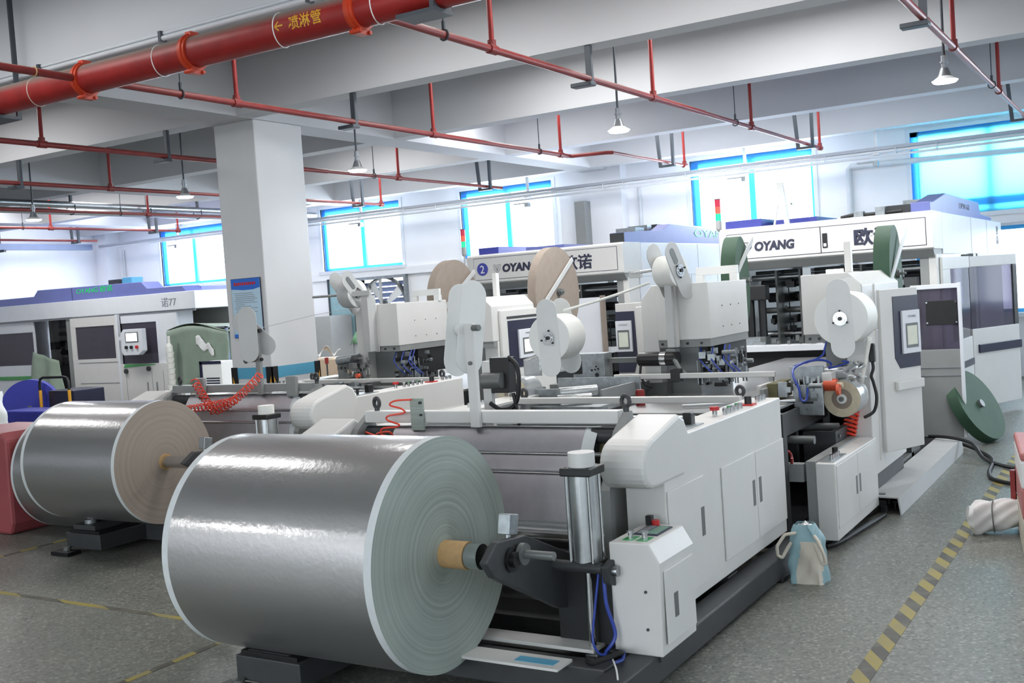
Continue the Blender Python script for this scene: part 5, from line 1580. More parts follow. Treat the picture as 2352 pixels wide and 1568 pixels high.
# stack lights
def stack_light(x, y, z, xb, label):
    """Pole on a side bracket of the gantry, three lenses on top; z is the lens base."""
    t = T('stack_light', label, 'signal light', (x, y, z - .5))
    MB().cyl((x, y, z - .55), (x, y, z - .05), .013, 10).obj('pole', 'conduit', t)
    MB().box(min(x - .02, xb), max(x + .02, xb), y - .02, y + .02, z - .56, z - .54).obj('side_bracket', 'galv', t)
    MB().cyl((x, y, z - .10), (x, y, z), .034, 16, r2=.034).cyl((x, y, z - .13), (x, y, z - .10), .014, 12, r2=.034).obj('socket', 'plate_grey', t)
    for k, m in enumerate(('tower_green', 'tower_orange', 'tower_red')):
        a = z + k * .083
        MB().cyl((x, y, a), (x, y, a + .078), .034, 18).cyl((x, y, a + .078), (x, y, a + .083), .036, 18).obj('lens', m, t)
    MB().cyl((x, y, z + .249), (x, y, z + .258), .036, 18).obj('cap', 'dark', t)
stack_light(-4.50, 12.25, 2.515, -4.36, 'red orange green signal tower beside the tall gantry with the pale blue box')
stack_light(-8.46, 12.70, 2.52, -8.35, 'red orange green signal tower beside the number two gantry')

# ------------------------------------------------------------------ open tinted guard doors on the aisle side
t = T('guard_door', 'open guard door with dark tinted window and black notice, standing into the aisle', 'door', (-1.95, 11.4, .08))
MB().box(-2.20, -1.73, 11.38, 11.42, .08, .965).obj('lower_panel', 'grey', t, bevel=.004)
MB().box(-2.20, -1.73, 11.38, 11.42, 1.575, 1.62).box(-1.755, -1.725, 11.375, 11.425, .08, 1.625).obj('door_frame', 'whiteb', t, bevel=.003)
MB().box(-2.20, -1.755, 11.396, 11.404, .965, 1.575).obj('tinted_pane', 'tint', t)
MB().box(-2.06, -1.765, 11.388, 11.395, 1.215, 1.455).obj('dark_notice', 'cavity', t, bevel=.003)
for x in (-2.05, -1.775):
    for z in (1.235, 1.44):
        MB().cyl((x, 11.388, z), (x, 11.383, z), .009, 8).obj('screw', 'chrome', t)
for z in (.78, .70):
    MB().box(-2.19, -1.757, 11.374, 11.38, z, z + .006).obj('panel_groove', 'ink_grey', t)
MB().box(-2.12, -2.0, 11.42, 11.5, .02, .3).box(-2.3, -2.06, 11.42, 11.9, .1, .14).obj('hinge_bracket', 'dark', t)
# dark mesh curtain behind the pane, inside the machine
t = T('guard_panel', 'white side guard with tinted window on the tall gantry, behind the open door', 'guard', (-2.0, 12.9, .1))
def quadwall(p0, p1, z0, z1, th, name, m, par, bev=.004):
    p0, p1 = Vector((*p0, 0)), Vector((*p1, 0))
    d = (p1 - p0)
    L_ = d.length
    return MB().plate([(0, z0), (L_, z0), (L_, z1), (0, z1)], p0, d, (0, 0, 1), th).obj(name, m, par, bevel=bev)
q0, q1 = (-2.02, 12.16), (-1.965, 13.60)
quadwall(q0, q1, .1, .955, .03, 'lower_panel', 'white', t)
quadwall(q0, q1, 1.76, 1.895, .03, 'upper_panel', 'white', t)
quadwall(q0, (-2.01, 12.55), .955, 1.76, .03, 'stile', 'white', t)
quadwall((-2.01, 12.55), q1, .955, 1.76, .008, 'tinted_pane', 'tint', t, 0)
quadwall((-1.985, 12.9), (-1.945, 13.58), .62, .70, .02, 'purple_handle', 'navy', t)
t = T('guard_door', 'white guard door with wide tinted window and navy handle strip, next to the green floor disc', 'door', (-1.75, 14.1, .1))
q0, q1 = (-1.96, 13.62), (-1.555, 14.50)
quadwall(q0, q1, .1, 1.03, .03, 'lower_panel', 'white', t)
quadwall(q0, q1, 1.765, 1.89, .03, 'upper_panel', 'white', t)
quadwall((-1.59, 14.42), q1, 1.03, 1.765, .03, 'stile', 'dark', t)
quadwall(q0, (-1.59, 14.42), 1.03, 1.765, .008, 'tinted_pane', 'tint', t, 0)
quadwall((-1.90, 13.70), (-1.53, 14.50), .74, .84, .03, 'handle_strip', 'navy', t)
quadwall((-1.955, 13.66), (-1.93, 13.72), .74, .84, .05, 'latch', 'black', t)
# aisle side of the tall gantry beyond the doors
t = T('side_guard', 'white side skin of the tall gantry beyond its open guard doors', 'guard', (-2.05, 16, .1))
MB().box(-2.07, -2.045, 15.0, 17.3, .1, 1.93).obj('skin', 'white', t)
MB().box(-2.4, -2.2, 12.3, 14.9, .72, 1.3).obj('inner_block', 'midgrey', t)
MB().box(-2.5, -2.35, 12.6, 14.2, .9, 1.7).obj('inner_paper', 'plate_grey', t)

# ------------------------------------------------------------------ aisle side: low cabinet, frames, floor duct
t = T('low_cabinet', 'low white cabinet with two slot handles behind the blue and cream bag', 'cabinet', (-1.93, 7.5, 0))
MB().box(-1.985, -1.86, 6.93, 8.10, .065, .57).obj('body', 'white', t, bevel=.005)
MB().box(-2.05, -1.985, 6.94, 8.10, .02, .58).obj('side_frame', 'grey', t)
for y0, y1, hy in ((6.96, 7.50, 7.455), (7.505, 8.07, 7.55)):
    d = MB().box(-1.8605, -1.855, y0, y1, .14, .55).obj('door', 'white', t, bevel=.002)
    MB().box(-1.8555, -1.853, hy - .018, hy + .018, .275, .40).obj('recessed_handle', 'midgrey', d)
MB().box(-1.97, -1.88, 6.98, 7.32, .57, .576).obj('button_plate', 'galv', t)
for i in range(4):
    y = 7.05 + i * .055
    MB().cyl((-1.91, y, .576), (-1.91, y, .61), .013, 10).obj('button', 'chrome', t)
MB().cyl((-1.94, 7.26, .576), (-1.94, 7.26, .625), .02, 10).obj('selector_knob', 'black', t)

t = T('gluing_frame', 'dark steel framework between the hooded cabinet and the low white cabinet', 'machine', (-2.8, 7.6, 0))
for x0, x1, y0, y1, z0, z1, m in (
        (-4.0, -2.12, 6.72, 6.80, .10, .92, 'cavity'), (-3.6, -2.28, 7.15, 7.22, .72, .86, 'dark'), (-3.6, -2.28, 7.15, 7.9, .845, .86, 'midgrey'),
        (-2.32, -2.26, 7.22, 9.0, .70, .86, 'dark'), (-3.6, -2.30, 7.6, 7.65, .40, .68, 'cavity'), (-2.30, -2.06, 7.75, 7.80, .43, .66, 'dark'),
        (-2.11, -2.06, 7.80, 8.9, .56, .66, 'dark'), (-2.30, -2.1, 8.3, 8.42, .20, .95, 'midgrey'), (-3.6, -2.07, 6.95, 7.02, .44, .56, 'grey'),
        (-2.07, -2.05, 8.12, 8.2, .44, .75, 'dark')):
    MB().box(x0, x1, y0, y1, z0, z1).obj('frame_member', m, t, bevel=.003)
MB().box(-3.7, -2.3, 8.9, 11.6, .10, .88).obj('under_frame', 'cavity', t)
MB().box(-3.62, -2.30, 6.85, 11.7, .885, .90).obj('conveyor_plate', 'foil', t)
for y in (7.35, 8.0, 8.7, 9.6):
    MB().cyl((-3.62, y, .66), (-2.1, y, .66), .03, 14).obj('support_rod', 'midgrey', t)
for y, z in ((7.62, .62), (7.62, .56), (7.62, .49), (8.05, .60), (8.05, .52)):
    MB().cyl((-2.06, y + .2, z), (-2.045, y + .2, z), .014, 8).obj('bolt', 'chrome', t)
MB().box(-2.8, -2.2, 6.9, 9.4, .02, .10).obj('floor_rail', 'dark', t)
coil((-2.62, 6.98, .60), (-2.14, 6.98, .60), .04, 9, .009, 'hose_dred', 'dark red coiled hose in the gap beside the hooded cabinet')
coil((-2.03, 8.18, .80), (-2.06, 8.10, .56), .045, 8, .011, 'hose_red', 'bright orange red coiled hose hanging below the shiny film roll')

# glue station: galvanised plates, white bar and its fittings
t = T('glue_station', 'galvanised plate bracket with tubes beside the shiny film roll', 'machine', (-2.3, 7.6, .75))
MB().box(-2.30, -2.09, 7.58, 7.60, .80, 1.02).obj('front_plate', 'galv', t, bevel=.004)
MB().box(-2.26, -2.13, 7.56, 7.58, .905, .935).obj('slot_bar', 'midgrey', t)
MB().box(-2.235, -2.16, 7.574, 7.579, .885, .90).obj('dark_slot', 'cavity', t)
MB().ring((-2.20, 7.575, .845), (0, 1, 0), .010, .024, .012, 20).obj('bearing', 'galv', t)
MB().box(-2.42, -2.35, 7.60, 7.62, .93, 1.04).obj('side_plate', 'galv', t, bevel=.004)
MB().box(-2.40, -2.15, 7.85, 7.87, .95, 1.13).obj('rear_plate', 'galv', t, bevel=.004)
MB().box(-2.23, -2.16, 7.60, 7.85, .86, .98).obj('valve_block', 'alu', t, bevel=.006)
for i, x in enumerate((-2.26, -2.22, -2.17, -2.12)):
    MB().cyl((x, 7.59, 1.0), (x, 7.59, 1.06 + .02 * (i % 2)), .011, 10).obj('fitting', 'chrome', t)
MB().cyl((-2.12, 7.75, 1.0), (-2.03, 7.75, 1.0), .045, 20).cyl((-2.02, 7.70, .97), (-2.0, 7.70, .97), .04, 16).obj('red_flange', 'amber', t)
MB().cyl((-2.14, 7.75, 1.0), (-1.99, 7.75, 1.0), .02, 12).obj('flange_shaft', 'film_core', t)
MB().cyl((-2.30, 8.02, 1.06), (-2.02, 8.02, 1.06), .05, 24).obj('film_drum', 'film', t)
MB().box(-2.13, -2.06, 7.72, 7.84, 1.03, 1.09).obj('white_block', 'white', t, bevel=.004)
MB().cyl((-2.07, 8.06, 1.10), (-2.07, 8.01, 1.10), .028, 14).obj('black_knob', 'black', t)
MB().box(-2.56, -2.53, 7.55, 7.95, .90, 1.02).obj('fence_plate', 'white', t, bevel=.003)
MB().box(-2.52, -2.49, 7.50, 7.8, .90, 1.0).obj('fence_plate', 'grey', t, bevel=.003)
MB().box(-2.50, -2.42, 7.6, 7.95, .91, 1.03).obj('guide_block', 'olive', t, bevel=.006)
MB().cyl((-3.0, 7.2, .92), (-2.25, 7.45, .92), .012, 10).obj('thin_rod', 'steel', t)
clutter(t, 'valve_fittings', 'galv', (-2.33, -2.12, 7.54, 7.64, .93, 1.06), 26, 41, .01, .045)
clutter(t, 'valve_fittings', 'cavity', (-2.3, -2.10, 7.60, 7.72, .9, 1.04), 18, 42, .015, .05)
hose([(-2.19, 7.56, 1.0), (-2.19, 7.53, .93), (-2.21, 7.52, .91), (-2.235, 7.53, .93), (-2.25, 7.55, 1.0), (-2.30, 7.6, 1.08), (-2.32, 7.7, 1.13), (-2.26, 7.8, 1.165), (-2.18, 7.9, 1.17), (-2.12, 7.95, 1.14), (-2.14, 7.95, 1.10)], .0085, 'hose_blue', 'blue air tube looping over the galvanised bracket')
hose([(-2.26, 7.8, 1.16), (-2.2, 8.0, 1.19), (-2.2, 8.1, 1.24), (-2.19, 8.12, 1.29)], .0075, 'hose_blue', 'blue air tube rising from the galvanised bracket to the column head')
hose([(-2.14, 7.95, 1.10), (-2.06, 7.98, 1.12), (-2.0, 8.0, 1.14), (-2.05, 7.99, 1.15)], .007, 'hose_blue', 'short blue air tube behind the orange flanges')
hose([(-2.40, 7.9, 1.12), (-2.32, 7.95, 1.15), (-2.24, 8.0, 1.16), (-2.17, 8.05, 1.15)], .007, 'hose_blue', 'blue air tube lying along the top of the rear galvanised plate')
hose([(-1.885, 8.20, 1.16), (-1.87, 8.18, 1.08), (-1.885, 8.17, 1.02), (-1.87, 8.16, .97), (-1.85, 8.15, .86), (-1.87, 8.13, .76), (-1.93, 8.08, .72)], .012, 'rubber', 'black power cable running down beside the shiny film roll', 'cable', 'power_cable')
tag(MB().box(-1.895, -1.855, 8.17, 8.22, 1.12, 1.26).obj('power_plug', 'black', None, bevel=.008), 'black plug on the column beside the upright white reel', 'plug')
t = T('white_bar', 'long white bar across the shiny conveyor under the black motor', 'bar', (-3.1, 7.88, .9))
MB().box(-3.86, -2.52, 7.86, 7.90, 1.055, 1.095).obj('bar', 'white', t, bevel=.004)
for x in (-3.84, -2.55):
    MB().box(x - .015, x + .015, 7.86, 7.9, .90, 1.055).obj('bar_leg', 'grey', t)
MB().box(-3.35, -3.28, 7.83, 7.93, 1.03, 1.13).obj('bar_clamp', 'black', t, bevel=.006)
t = T('feed_block', 'grey gear block with keyhole slots in front of the lettered gantry', 'machine', (-4.15, 8.0, .9))
MB().box(-4.28, -3.98, 7.95, 8.1, .98, 1.27).obj('block', 'galv', t, bevel=.005)
MB().box(-4.28, -4.19, 7.945, 7.952, 1.10, 1.21).obj('dark_window', 'cavity', t, bevel=.008)
for x, z, r in ((-4.06, 1.16, .008), (-4.04, 1.14, .008), (-4.07, 1.135, .008), (-4.055, 1.09, .018), (-4.1, 1.13, .01)):
    MB().cyl((x, 7.95, z), (x, 7.946, z), r, 10).obj('key_hole', 'black', t)
MB().box(-4.6, -3.5, 8.1, 8.2, .85, 1.0).obj('block_base', 'midgrey', t)
MB().box(-3.98, -3.6, 8.02, 8.10, 1.18, 1.22).box(-3.98, -3.65, 8.02, 8.1, .95, 1.02).obj('block_arm', 'midgrey', t)
t = T('sheet_tray', 'galvanised tray with silver rolls in front of the gear block', 'tray', (-3.9, 7.4, .9))
MB().box(-4.25, -3.52, 7.62, 7.64, .95, 1.10).obj('tray_back', 'galv', t)
MB().box(-4.20, -3.98, 7.15, 7.17, .94, 1.06).obj('tray_plate', 'galv', t, bevel=.003)
MB().box(-3.58, -3.56, 7.05, 7.62, .96, 1.06).obj('tray_side', 'grey', t)
MB().box(-4.3, -3.5, 7.0, 7.64, .92, .94).obj('tray_floor', 'galv', t)
MB().cyl((-3.98, 7.15, 1.03), (-3.76, 7.35, 1.03), .04, 18).cyl((-3.96, 7.08, .985), (-3.74, 7.22, .985), .035, 18).obj('silver_roll', 'film', t)
tag(MB().cyl((-3.42, 7.4, .90), (-3.42, 7.4, 1.01), .035, 16).cyl((-3.42, 7.4, 1.01), (-3.42, 7.4, 1.02), .03, 16).obj('red_knob', 'hose_dred', None), 'dark red knob standing on the silver conveyor plate', 'knob')

# parts over the second machine: glue arm in front of the far white head
t = T('glue_arm', 'grey curved cutter arm with rollers left of the second machine head', 'machine', (-7.4, 8.9, .9))
MB().prism([(-7.58, .86), (-7.52, .86), (-7.50, 1.16), (-7.30, 1.22), (-7.30, 1.27), (-7.56, 1.24), (-7.60, 1.18)], 'y', 8.80, 8.86).obj('curved_arm', 'grey', t, bevel=.008)
MB().cyl((-7.56, 8.78, 1.225), (-7.26, 8.78, 1.255), .045, 18).obj('arm_roller', 'galv', t)
MB().box(-7.56, -7.28, 8.76, 8.80, 1.13, 1.17).obj('slot_rail', 'midgrey', t)
for x in (-7.5, -7.45, -7.40, -7.35):
    MB().box(x - .012, x + .012, 8.755, 8.76, 1.14, 1.16).obj('rail_slot', 'black', t)
MB().cyl((-7.32, 8.75, 1.23), (-7.24, 8.75, 1.235), .055, 18).obj('drum', 'dark', t)
clutter(t, 'arm_fittings', 'midgrey', (-7.35, -7.15, 8.65, 8.85, .93, 1.25), 60, 51, .015, .07)
clutter(t, 'arm_fittings', 'galv', (-7.45, -7.05, 8.4, 8.7, .93, 1.03), 50, 52, .015, .06)
MB().beam((-7.52, 8.7, .90), (-7.22, 8.7, 1.12), .03, .03).obj('brace', 'midgrey', t)
MB().cyl((-7.20, 8.68, 1.07), (-7.20, 8.64, 1.07), .025, 14).obj('orange_knob', 'amber', t)
MB().box(-7.62, -6.9, 8.85, 9.0, .86, .92).obj('arm_base', 'galv', t)
t = T('gluing_frame', 'low table of the second machine under its grey head, with rails and clamps', 'machine', (-6.6, 8.8, 0))
MB().box(-7.7, -6.1, 8.3, 12.3, .1, .86).obj('under_frame', 'cavity', t)
MB().box(-7.7, -6.1, 8.3, 12.4, .86, .88).obj('conveyor_plate', 'foil', t)
MB().cyl((-7.1, 8.36, .97), (-6.0, 8.36, .97), .02, 12).obj('rail', 'alu', t)
MB().box(-7.15, -6.0, 8.40, 8.44, .90, .95).obj('rail', 'alu', t)
for x in (-6.78, -6.28):
    MB().box(x - .04, x + .04, 8.3, 8.45, .93, 1.03).obj('rail_clamp', 'dark', t, bevel=.006)
hose([(-6.78, 8.3, 1.0), (-6.68, 8.26, .93), (-6.5, 8.26, .93), (-6.3, 8.3, 1.0)], .013, 'rubber', 'black cable slung between two clamps below the grey head', 'cable', 'cable')
hose([(-7.6, 8.2, 1.0), (-7.45, 8.0, 1.0), (-7.3, 7.8, .96), (-7.1, 7.7, .93), (-6.9, 7.6, .94)], .012, 'rubber', 'black cable draped behind the hood of the second cabinet', 'cable', 'cable')
# tall steel sheet and dark opening beside the number two gantry
t = T('steel_sheet', 'upright steel sheet with its bright light painted in, in front of the lettered gantry', 'sheet', (-6.35, 12.3, .6))
MB().box(-6.62, -6.12, 12.25, 12.27, .3, 1.70).obj('sheet', 'whiteb', t)  # pale cool paint puts the light on the steel into its colour
MB().box(-6.115, -6.085, 12.2, 12.3, .3, 1.72).obj('sheet_edge', 'kraft', t)
MB().box(-6.62, -6.07, 12.2, 12.35, .1, .3).obj('sheet_foot', 'dark', t)

# ------------------------------------------------------------------ floor duct, cables, aisle things
t = T('floor_duct', 'long pale cable duct cover on the floor below the swung screen door', 'duct', (-1.82, 9.5, 0))
MB().prism([(-1.95, .125), (-1.95, .135), (-1.715, .13), (-1.70, .0), (-1.71, .0), (-1.725, .12)], 'y', 8.08, 10.95).obj('cover', 'plate_grey', t, fix=True)
MB().cyl((-1.85, 8.16, .13), (-1.85, 8.16, .14), .025, 14).obj('cap_screw', 'midgrey', t)
clutter(t, 'loose_cables', 'black', (-1.93, -1.74, 8.0, 8.9, .02, .09), 26, 61, .02, .07)
hose([(-1.86, 8.3, .07), (-1.9, 8.0, .03), (-2.0, 7.7, .03), (-1.95, 7.2, .03), (-2.05, 6.9, .03)], .02, 'rubber', 'thick black cables on the floor under the low white cabinet', 'cable', 'cable')
hose([(-1.80, 8.0, .02), (-1.84, 7.5, .03), (-1.90, 7.1, .02), (-1.95, 6.95, .02)], .016, 'rubber', 'black cable lying along the foot of the low white cabinet', 'cable', 'cable')
hose([(-2.0, 10.9, .16), (-1.8, 10.8, .165), (-1.6, 10.75, .12), (-1.45, 10.4, .04), (-1.3, 10.2, .02), (-1.1, 10.05, .016), (-.6, 9.9, .016), (-.2, 9.9, .016)], .016, 'rubber', 'black cable crossing the aisle floor from the duct to the pink stack, nearer one', 'cable', 'cable', smooth=8)
hose([(-2.0, 11.2, .10), (-1.75, 11.1, .06), (-1.55, 10.9, .02), (-1.38, 10.45, .018), (-1.33, 9.8, .018), (-1.22, 9.45, .018), (-.9, 9.25, .016), (-.4, 9.1, .016)], .016, 'rubber', 'black cable bending back on itself across the aisle floor', 'cable', 'cable', smooth=8)
t = T('base_tray', 'dark base with grey trays under the swung screen door', 'tray', (-2.1, 9.2, 0))
MB().box(-2.3, -1.96, 8.5, 11.2, 0, .10).obj('tray_body', 'cavity', t)
MB().box(-2.02, -1.97, 8.6, 10.0, .10, .16).box(-2.28, -1.97, 8.55, 8.6, .10, .2).obj('tray_rim', 'midgrey', t)
MB().box(-2.1, -1.97, 9.9, 10.3, .1, .35).obj('tray_post', 'dark', t)

# blue and cream shopping bag
t = T('shopping_bag', 'pale blue and cream bag with looped handles standing in the aisle', 'bag', (-1.84, 6.2, 0))
BX0, BX1, BY0, BY1 = -1.945, -1.745, 6.12, 6.30
def bag_fn(u, v):
    a = 2 * pi * u
    k = 1 - .12 * v - .38 * max(0, v - .72) / .28
    px = max(-1, min(1, 1.3 * cos(a)))
    py = max(-1, min(1, 1.3 * sin(a)))
    w = .006 * sin(a * 4 + v * 8) + .004 * sin(a * 9 - v * 13)
    return ((BX0 + BX1) / 2 - .025 * v + (BX1 - BX0) / 2 * px * k + w, (BY0 + BY1) / 2 + (BY1 - BY0) / 2 * py * (1 - .45 * v) + .03 * v + w, .335 * v)
bo = MB().grid(bag_fn, 48, 14).obj('bag_body', 'bag_blue', t)
bo.data.materials.append(M['bag_cream'])
for p_ in bo.data.polygons:
    c_ = p_.center + bo.matrix_basis.translation
    wx = p_.center.x + t.location.x
    wy = p_.center.y + t.location.y
    wz = p_.center.z
    if wy < 6.215 + .02 * wz and wx > -1.905 + .10 * wz and wz < .25 and wx < -1.755:
        p_.material_index = 1
MB().grid(lambda u, v: (-1.925 + .12 * u + .004 * sin(v * 7), 6.195 + .075 * v, .225 + .115 * (1 - .4 * abs(u - .5)) * sin(pi * (.12 + .55 * v)) + .008 * sin(u * 15) * sin(v * 11)), 12, 10).obj('silver_wrapping', 'foil', t, solid=.002, fix=False)
MB().box(-1.935, -1.755, 6.13, 6.29, 0, .004).obj('bag_base', 'bag_cream', t)
for pts in ([(-1.90, 6.17, .29), (-1.96, 6.13, .285), (-2.0, 6.1, .22), (-2.0, 6.1, .165), (-1.975, 6.11, .15), (-1.95, 6.13, .20), (-1.925, 6.14, .24)],
            [(-1.80, 6.17, .28), (-1.765, 6.13, .26), (-1.73, 6.1, .20), (-1.715, 6.1, .14), (-1.735, 6.1, .13), (-1.765, 6.12, .19), (-1.785, 6.13, .24)]):
    P = [Vector(p) for p in pts]
    out = []
    for i in range(len(P) - 1):
        for q in range(4):
            out.append(P[i].lerp(P[i + 1], q / 4))
    out.append(P[-1])
    MB().tube(out, .011, 8).obj('bag_handle', 'bag_cream', t, subd=1)
tag(MB().box(-2.13, -1.975, 6.1, 6.3, 0, .03).obj('dark_scrap', 'cavity', None, bevel=.006), 'dark flat block on the floor beside the bag', 'scrap')

# pink and white stack of rolls at the edge of the aisle
t = T('stacked_bin', 'pale red and white stack cut by the picture edge beside the aisle', 'bin', (-.55, 7.4, 0))
for z0, z1, m in ((0, .24, 'bag_cream'), (.24, .43, 'pink_red'), (.43, .60, 'bag_white'), (.60, .65, 'pink_red')):
    MB().prism([(-.905, 7.88), (-.775, 7.0), (-.25, 7.0), (-.25, 7.88)], 'z', z0, z1).obj('bin_layer', m, t, bevel=.015)
MB().box(-.93, -.90, 7.80, 7.86, .20, .40).obj('red_tag', 'hose_dred', t)
t = T('wrapped_sack', 'white wrapped roll of sack cloth lying beside the pale red stack', 'sack', (-.95, 7.6, 0))
def sack(u, v):
    a = 2 * pi * u
    r = .098 + .008 * sin(a * 3 + v * 4) + .010 * sin(v * 10 + 1) - .035 * max(0, .10 - v) * 8 + .007 * sin(a * 7 + v * 17)
    return (-1.16 + .32 * v, 7.62 + .15 * v + r * 1.05 * cos(a), .112 + .012 * v + r * sin(a) * (1 + .12 * sin(v * 6)))
MB().grid(sack, 48, 20).obj('sack_body', 'bag_white', t)
MB().ring((-1.155, 7.62, .112), (1, .5, .05), .025, .075, .02, 24).obj('rolled_end', 'bag_white', t)
MB().cyl((-1.13, 7.63, .113), (-1.12, 7.635, .113), .024, 12).obj('hollow_core', 'midgrey', t)
MB().tube([(-1.02 + .004 * sin(k), 7.675 + .108 * cos(k * .45), .117 + .108 * sin(k * .45)) for k in range(15)], .004, 6).obj('tie_string', 'midgrey', t)

# ------------------------------------------------------------------ machine with green lit letters in the far corner
t = T('bag_machine', 'long white machine with blue top and green lit letters in the far corner', 'machine', (-19.5, 15.8, 0))
F = 14.5
MB().box(-23.15, -15.97, F, F + 2.2, 1.96, 2.31).obj('fascia', 'whiteb', t, bevel=.012)
MB().prism([(-23.1, 2.31), (-16.25, 2.31), (-16.35, 2.42), (-17.36, 2.43), (-17.52, 2.57), (-20.85, 2.60), (-21.0, 2.47), (-23.1, 2.47)], 'y', F + .05, F + .5).obj('blue_top', 'blue_cover', t, bevel=.01)
MB().box(-23.1, -16.3, F + .5, F + 2.1, 2.31, 2.40).obj('roof_deck', 'blue_cover', t)
text('OYANG 欧诺', 'led_lettering', 'led_green', (-19.55, F + .046, 2.445), (1, 0, .01), (0, 0, 1), .135, t, width=1.15)
MB().box(-19.7, -19.69, F + .045, F + .05, 2.32, 2.58).obj('seam_strip', 'ink', t)
text('诺77', 'end_lettering', 'ink_grey', (-16.92, F - .003, 2.045), (1, 0, .015), (0, 0, 1), .20, t, width=.43)
mb = MB().box(-19.2, -18.85, F + .6, F + .9, 2.40, 2.70).box(-18.8, -18.72, F + .6, F + .8, 2.40, 2.68)
mb.obj('roof_fitting', 'dark', t)
MB().box(-18.7, -18.4, F + .55, F + .85, 2.40, 2.72).obj('roof_fitting', 'band_blue', t, bevel=.01)
MB().box(-23.1, -16.0, F + .02, F + .05, 1.925, 1.96).obj('shadow_gap', 'ink_grey', t)
# left bay with a tinted window
MB().box(-23.1, -21.12, F + .06, F + .10, .05, .98).obj('bay_panel', 'whiteb', t, bevel=.005)
MB().box(-23.1, -21.12, F + .06, F + .10, 1.70, 1.93).obj('bay_panel', 'whiteb', t, bevel=.005)
MB().box(-23.1, -21.16, F + .075, F + .085, .98, 1.70).obj('tinted_pane', 'tint', t)
MB().box(-21.16, -21.12, F + .06, F + .10, .98, 1.70).obj('bay_stile', 'whiteb', t)
MB().box(-23.0, -21.3, F + .04, F + .06, .66, .745).obj('green_stripe', 'green_stripe', t, bevel=.01)
# open bay with machinery
MB().box(-23.1, -16.6, F + 1.9, F + 1.95, .05, 1.96).obj('back_skin', 'plate_grey', t)
MB().box(-21.1, -19.78, F + .5, F + 1.8, .1, .9).obj('bay_bed', 'cavity', t)
for z, r, m in ((1.78, .03, 'steel'), (1.62, .04, 'dark'), (1.48, .03, 'alu'), (1.33, .05, 'steel'), (1.2, .04, 'dark')):
    MB().cyl((-21.1, F + .7, z), (-19.8, F + .7, z), r, 12).obj('bay_roller', m, t)
MB().box(-20.4, -20.35, F + .4, F + 1.4, .9, 1.93).obj('inner_plate', 'midgrey', t)
clutter(t, 'bay_fittings', 'midgrey', (-20.2, -19.85, F + .3, F + .6, 1.0, 1.9), 40, 71, .03, .12)
clutter(t, 'bay_fittings', 'cavity', (-21.0, -20.0, F + .4, F + .8, 1.0, 1.4), 40, 72, .05, .18)
MB().box(-19.98, -19.76, F + .05, F + .5, .05, 1.95).obj('column', 'grey', t)
# sliding door with dark window
MB().box(-19.75, -18.27, F - .02, F + .02, .06, 1.06).obj('door_lower', 'white', t, bevel=.006)
MB().box(-19.75, -18.27, F - .02, F + .02, 1.74, 1.93).obj('door_top', 'white', t, bevel=.004)
MB().box(-19.75, -19.60, F - .02, F + .02, 1.06, 1.74).obj('door_stile', 'white', t)
MB().box(-18.36, -18.27, F - .02, F + .02, 1.06, 1.74).obj('door_stile', 'white', t)
MB().box(-19.60, -18.36, F - .004, F + .004, 1.06, 1.74).obj('tinted_pane', 'tint', t)
for z in (.55, .98):
    MB().box(-19.55, -18.32, F - .026, F - .02, z, z + .014).obj('door_rail', 'ink_grey', t)
MB().box(-18.29, -18.22, F - .04, F + .03, .06, 1.95).obj('door_post', 'whiteb', t, bevel=.004)
# right bay: window, operator panel, low cabinet
MB().box(-18.2, -16.55, F + .03, F + .07, 1.76, 1.93).obj('bay_panel', 'whiteb', t)
MB().box(-17.15, -16.55, F + .03, F + .07, .93, 1.76).obj('bay_panel', 'whiteb', t)
MB().box(-18.2, -17.15, F + .045, F + .053, .93, 1.76).obj('tinted_pane', 'tint', t)
MB().box(-18.2, -17.1, F + .9, F + .95, .9, 1.9).obj('inner_plate', 'kraft', t)
MB().box(-19.7, -18.3, F + .8, F + .85, .9, 1.9).obj('inner_plate', 'cavity', t)
MB().prism([(-17.86, 1.2), (-17.81, 1.12), (-17.36, 1.12), (-17.23, 1.2), (-17.23, 1.64), (-17.76, 1.64), (-17.86, 1.56)], 'y', F - .28, F - .16).obj('operator_panel', 'whiteb', t, bevel=.01)
op = t.children[-1]
MB().box(-18.0, -17.85, F - .24, F + .03, 1.43, 1.50).obj('panel_arm', 'whiteb', op)
MB().box(-17.71, -17.33, F - .288, F - .28, 1.38, 1.58).obj('screen_rim', 'midgrey', op)
MB().box(-17.68, -17.36, F - .292, F - .288, 1.40, 1.56).obj('screen_glass', 'screen_white', op)
for x, m in ((-17.69, 'black'), (-17.54, 'black'), (-17.38, 'red_btn')):
    MB().cyl((x, F - .28, 1.28), (x, F - .31, 1.28), .035, 14).obj('button', m, op)
lc = MB().box(-18.2, -16.62, F - .06, F + .3, .06, .93).obj('low_cabinet', 'white', t, bevel=.006)
MB().prism([(-18.1, .86), (-17.15, .905), (-17.15, .92), (-18.05, .935)], 'y', F - .07, F - .06).obj('green_stripe', 'green_stripe', lc)
for x, z in ((-18.02, .79), (-17.34, .83)):
    MB().cyl((x, F - .06, z), (x, F - .10, z), .05, 14).obj('knob', 'dark', lc)
for x in (-17.42, -17.15, -16.78):
    MB().box(x - .02, x + .02, F - .067, F - .06, .36, .56).obj('slot_handle', 'grey', lc)
for x in (-18.05, -17.28, -16.95):
    MB().box(x, x + .008, F - .064, F - .06, .10, .78).obj('door_gap', 'ink_grey', lc)
MB().box(-16.9, -16.6, F + .07, F + .5, .93, 1.93).obj('end_column', 'whiteb', t)
for x in (-22.9, -19.9, -16.3):
    MB().box(x, x + .15, F + 1.7, F + 1.88, 0, 1.96).obj('rear_leg', 'white', t)
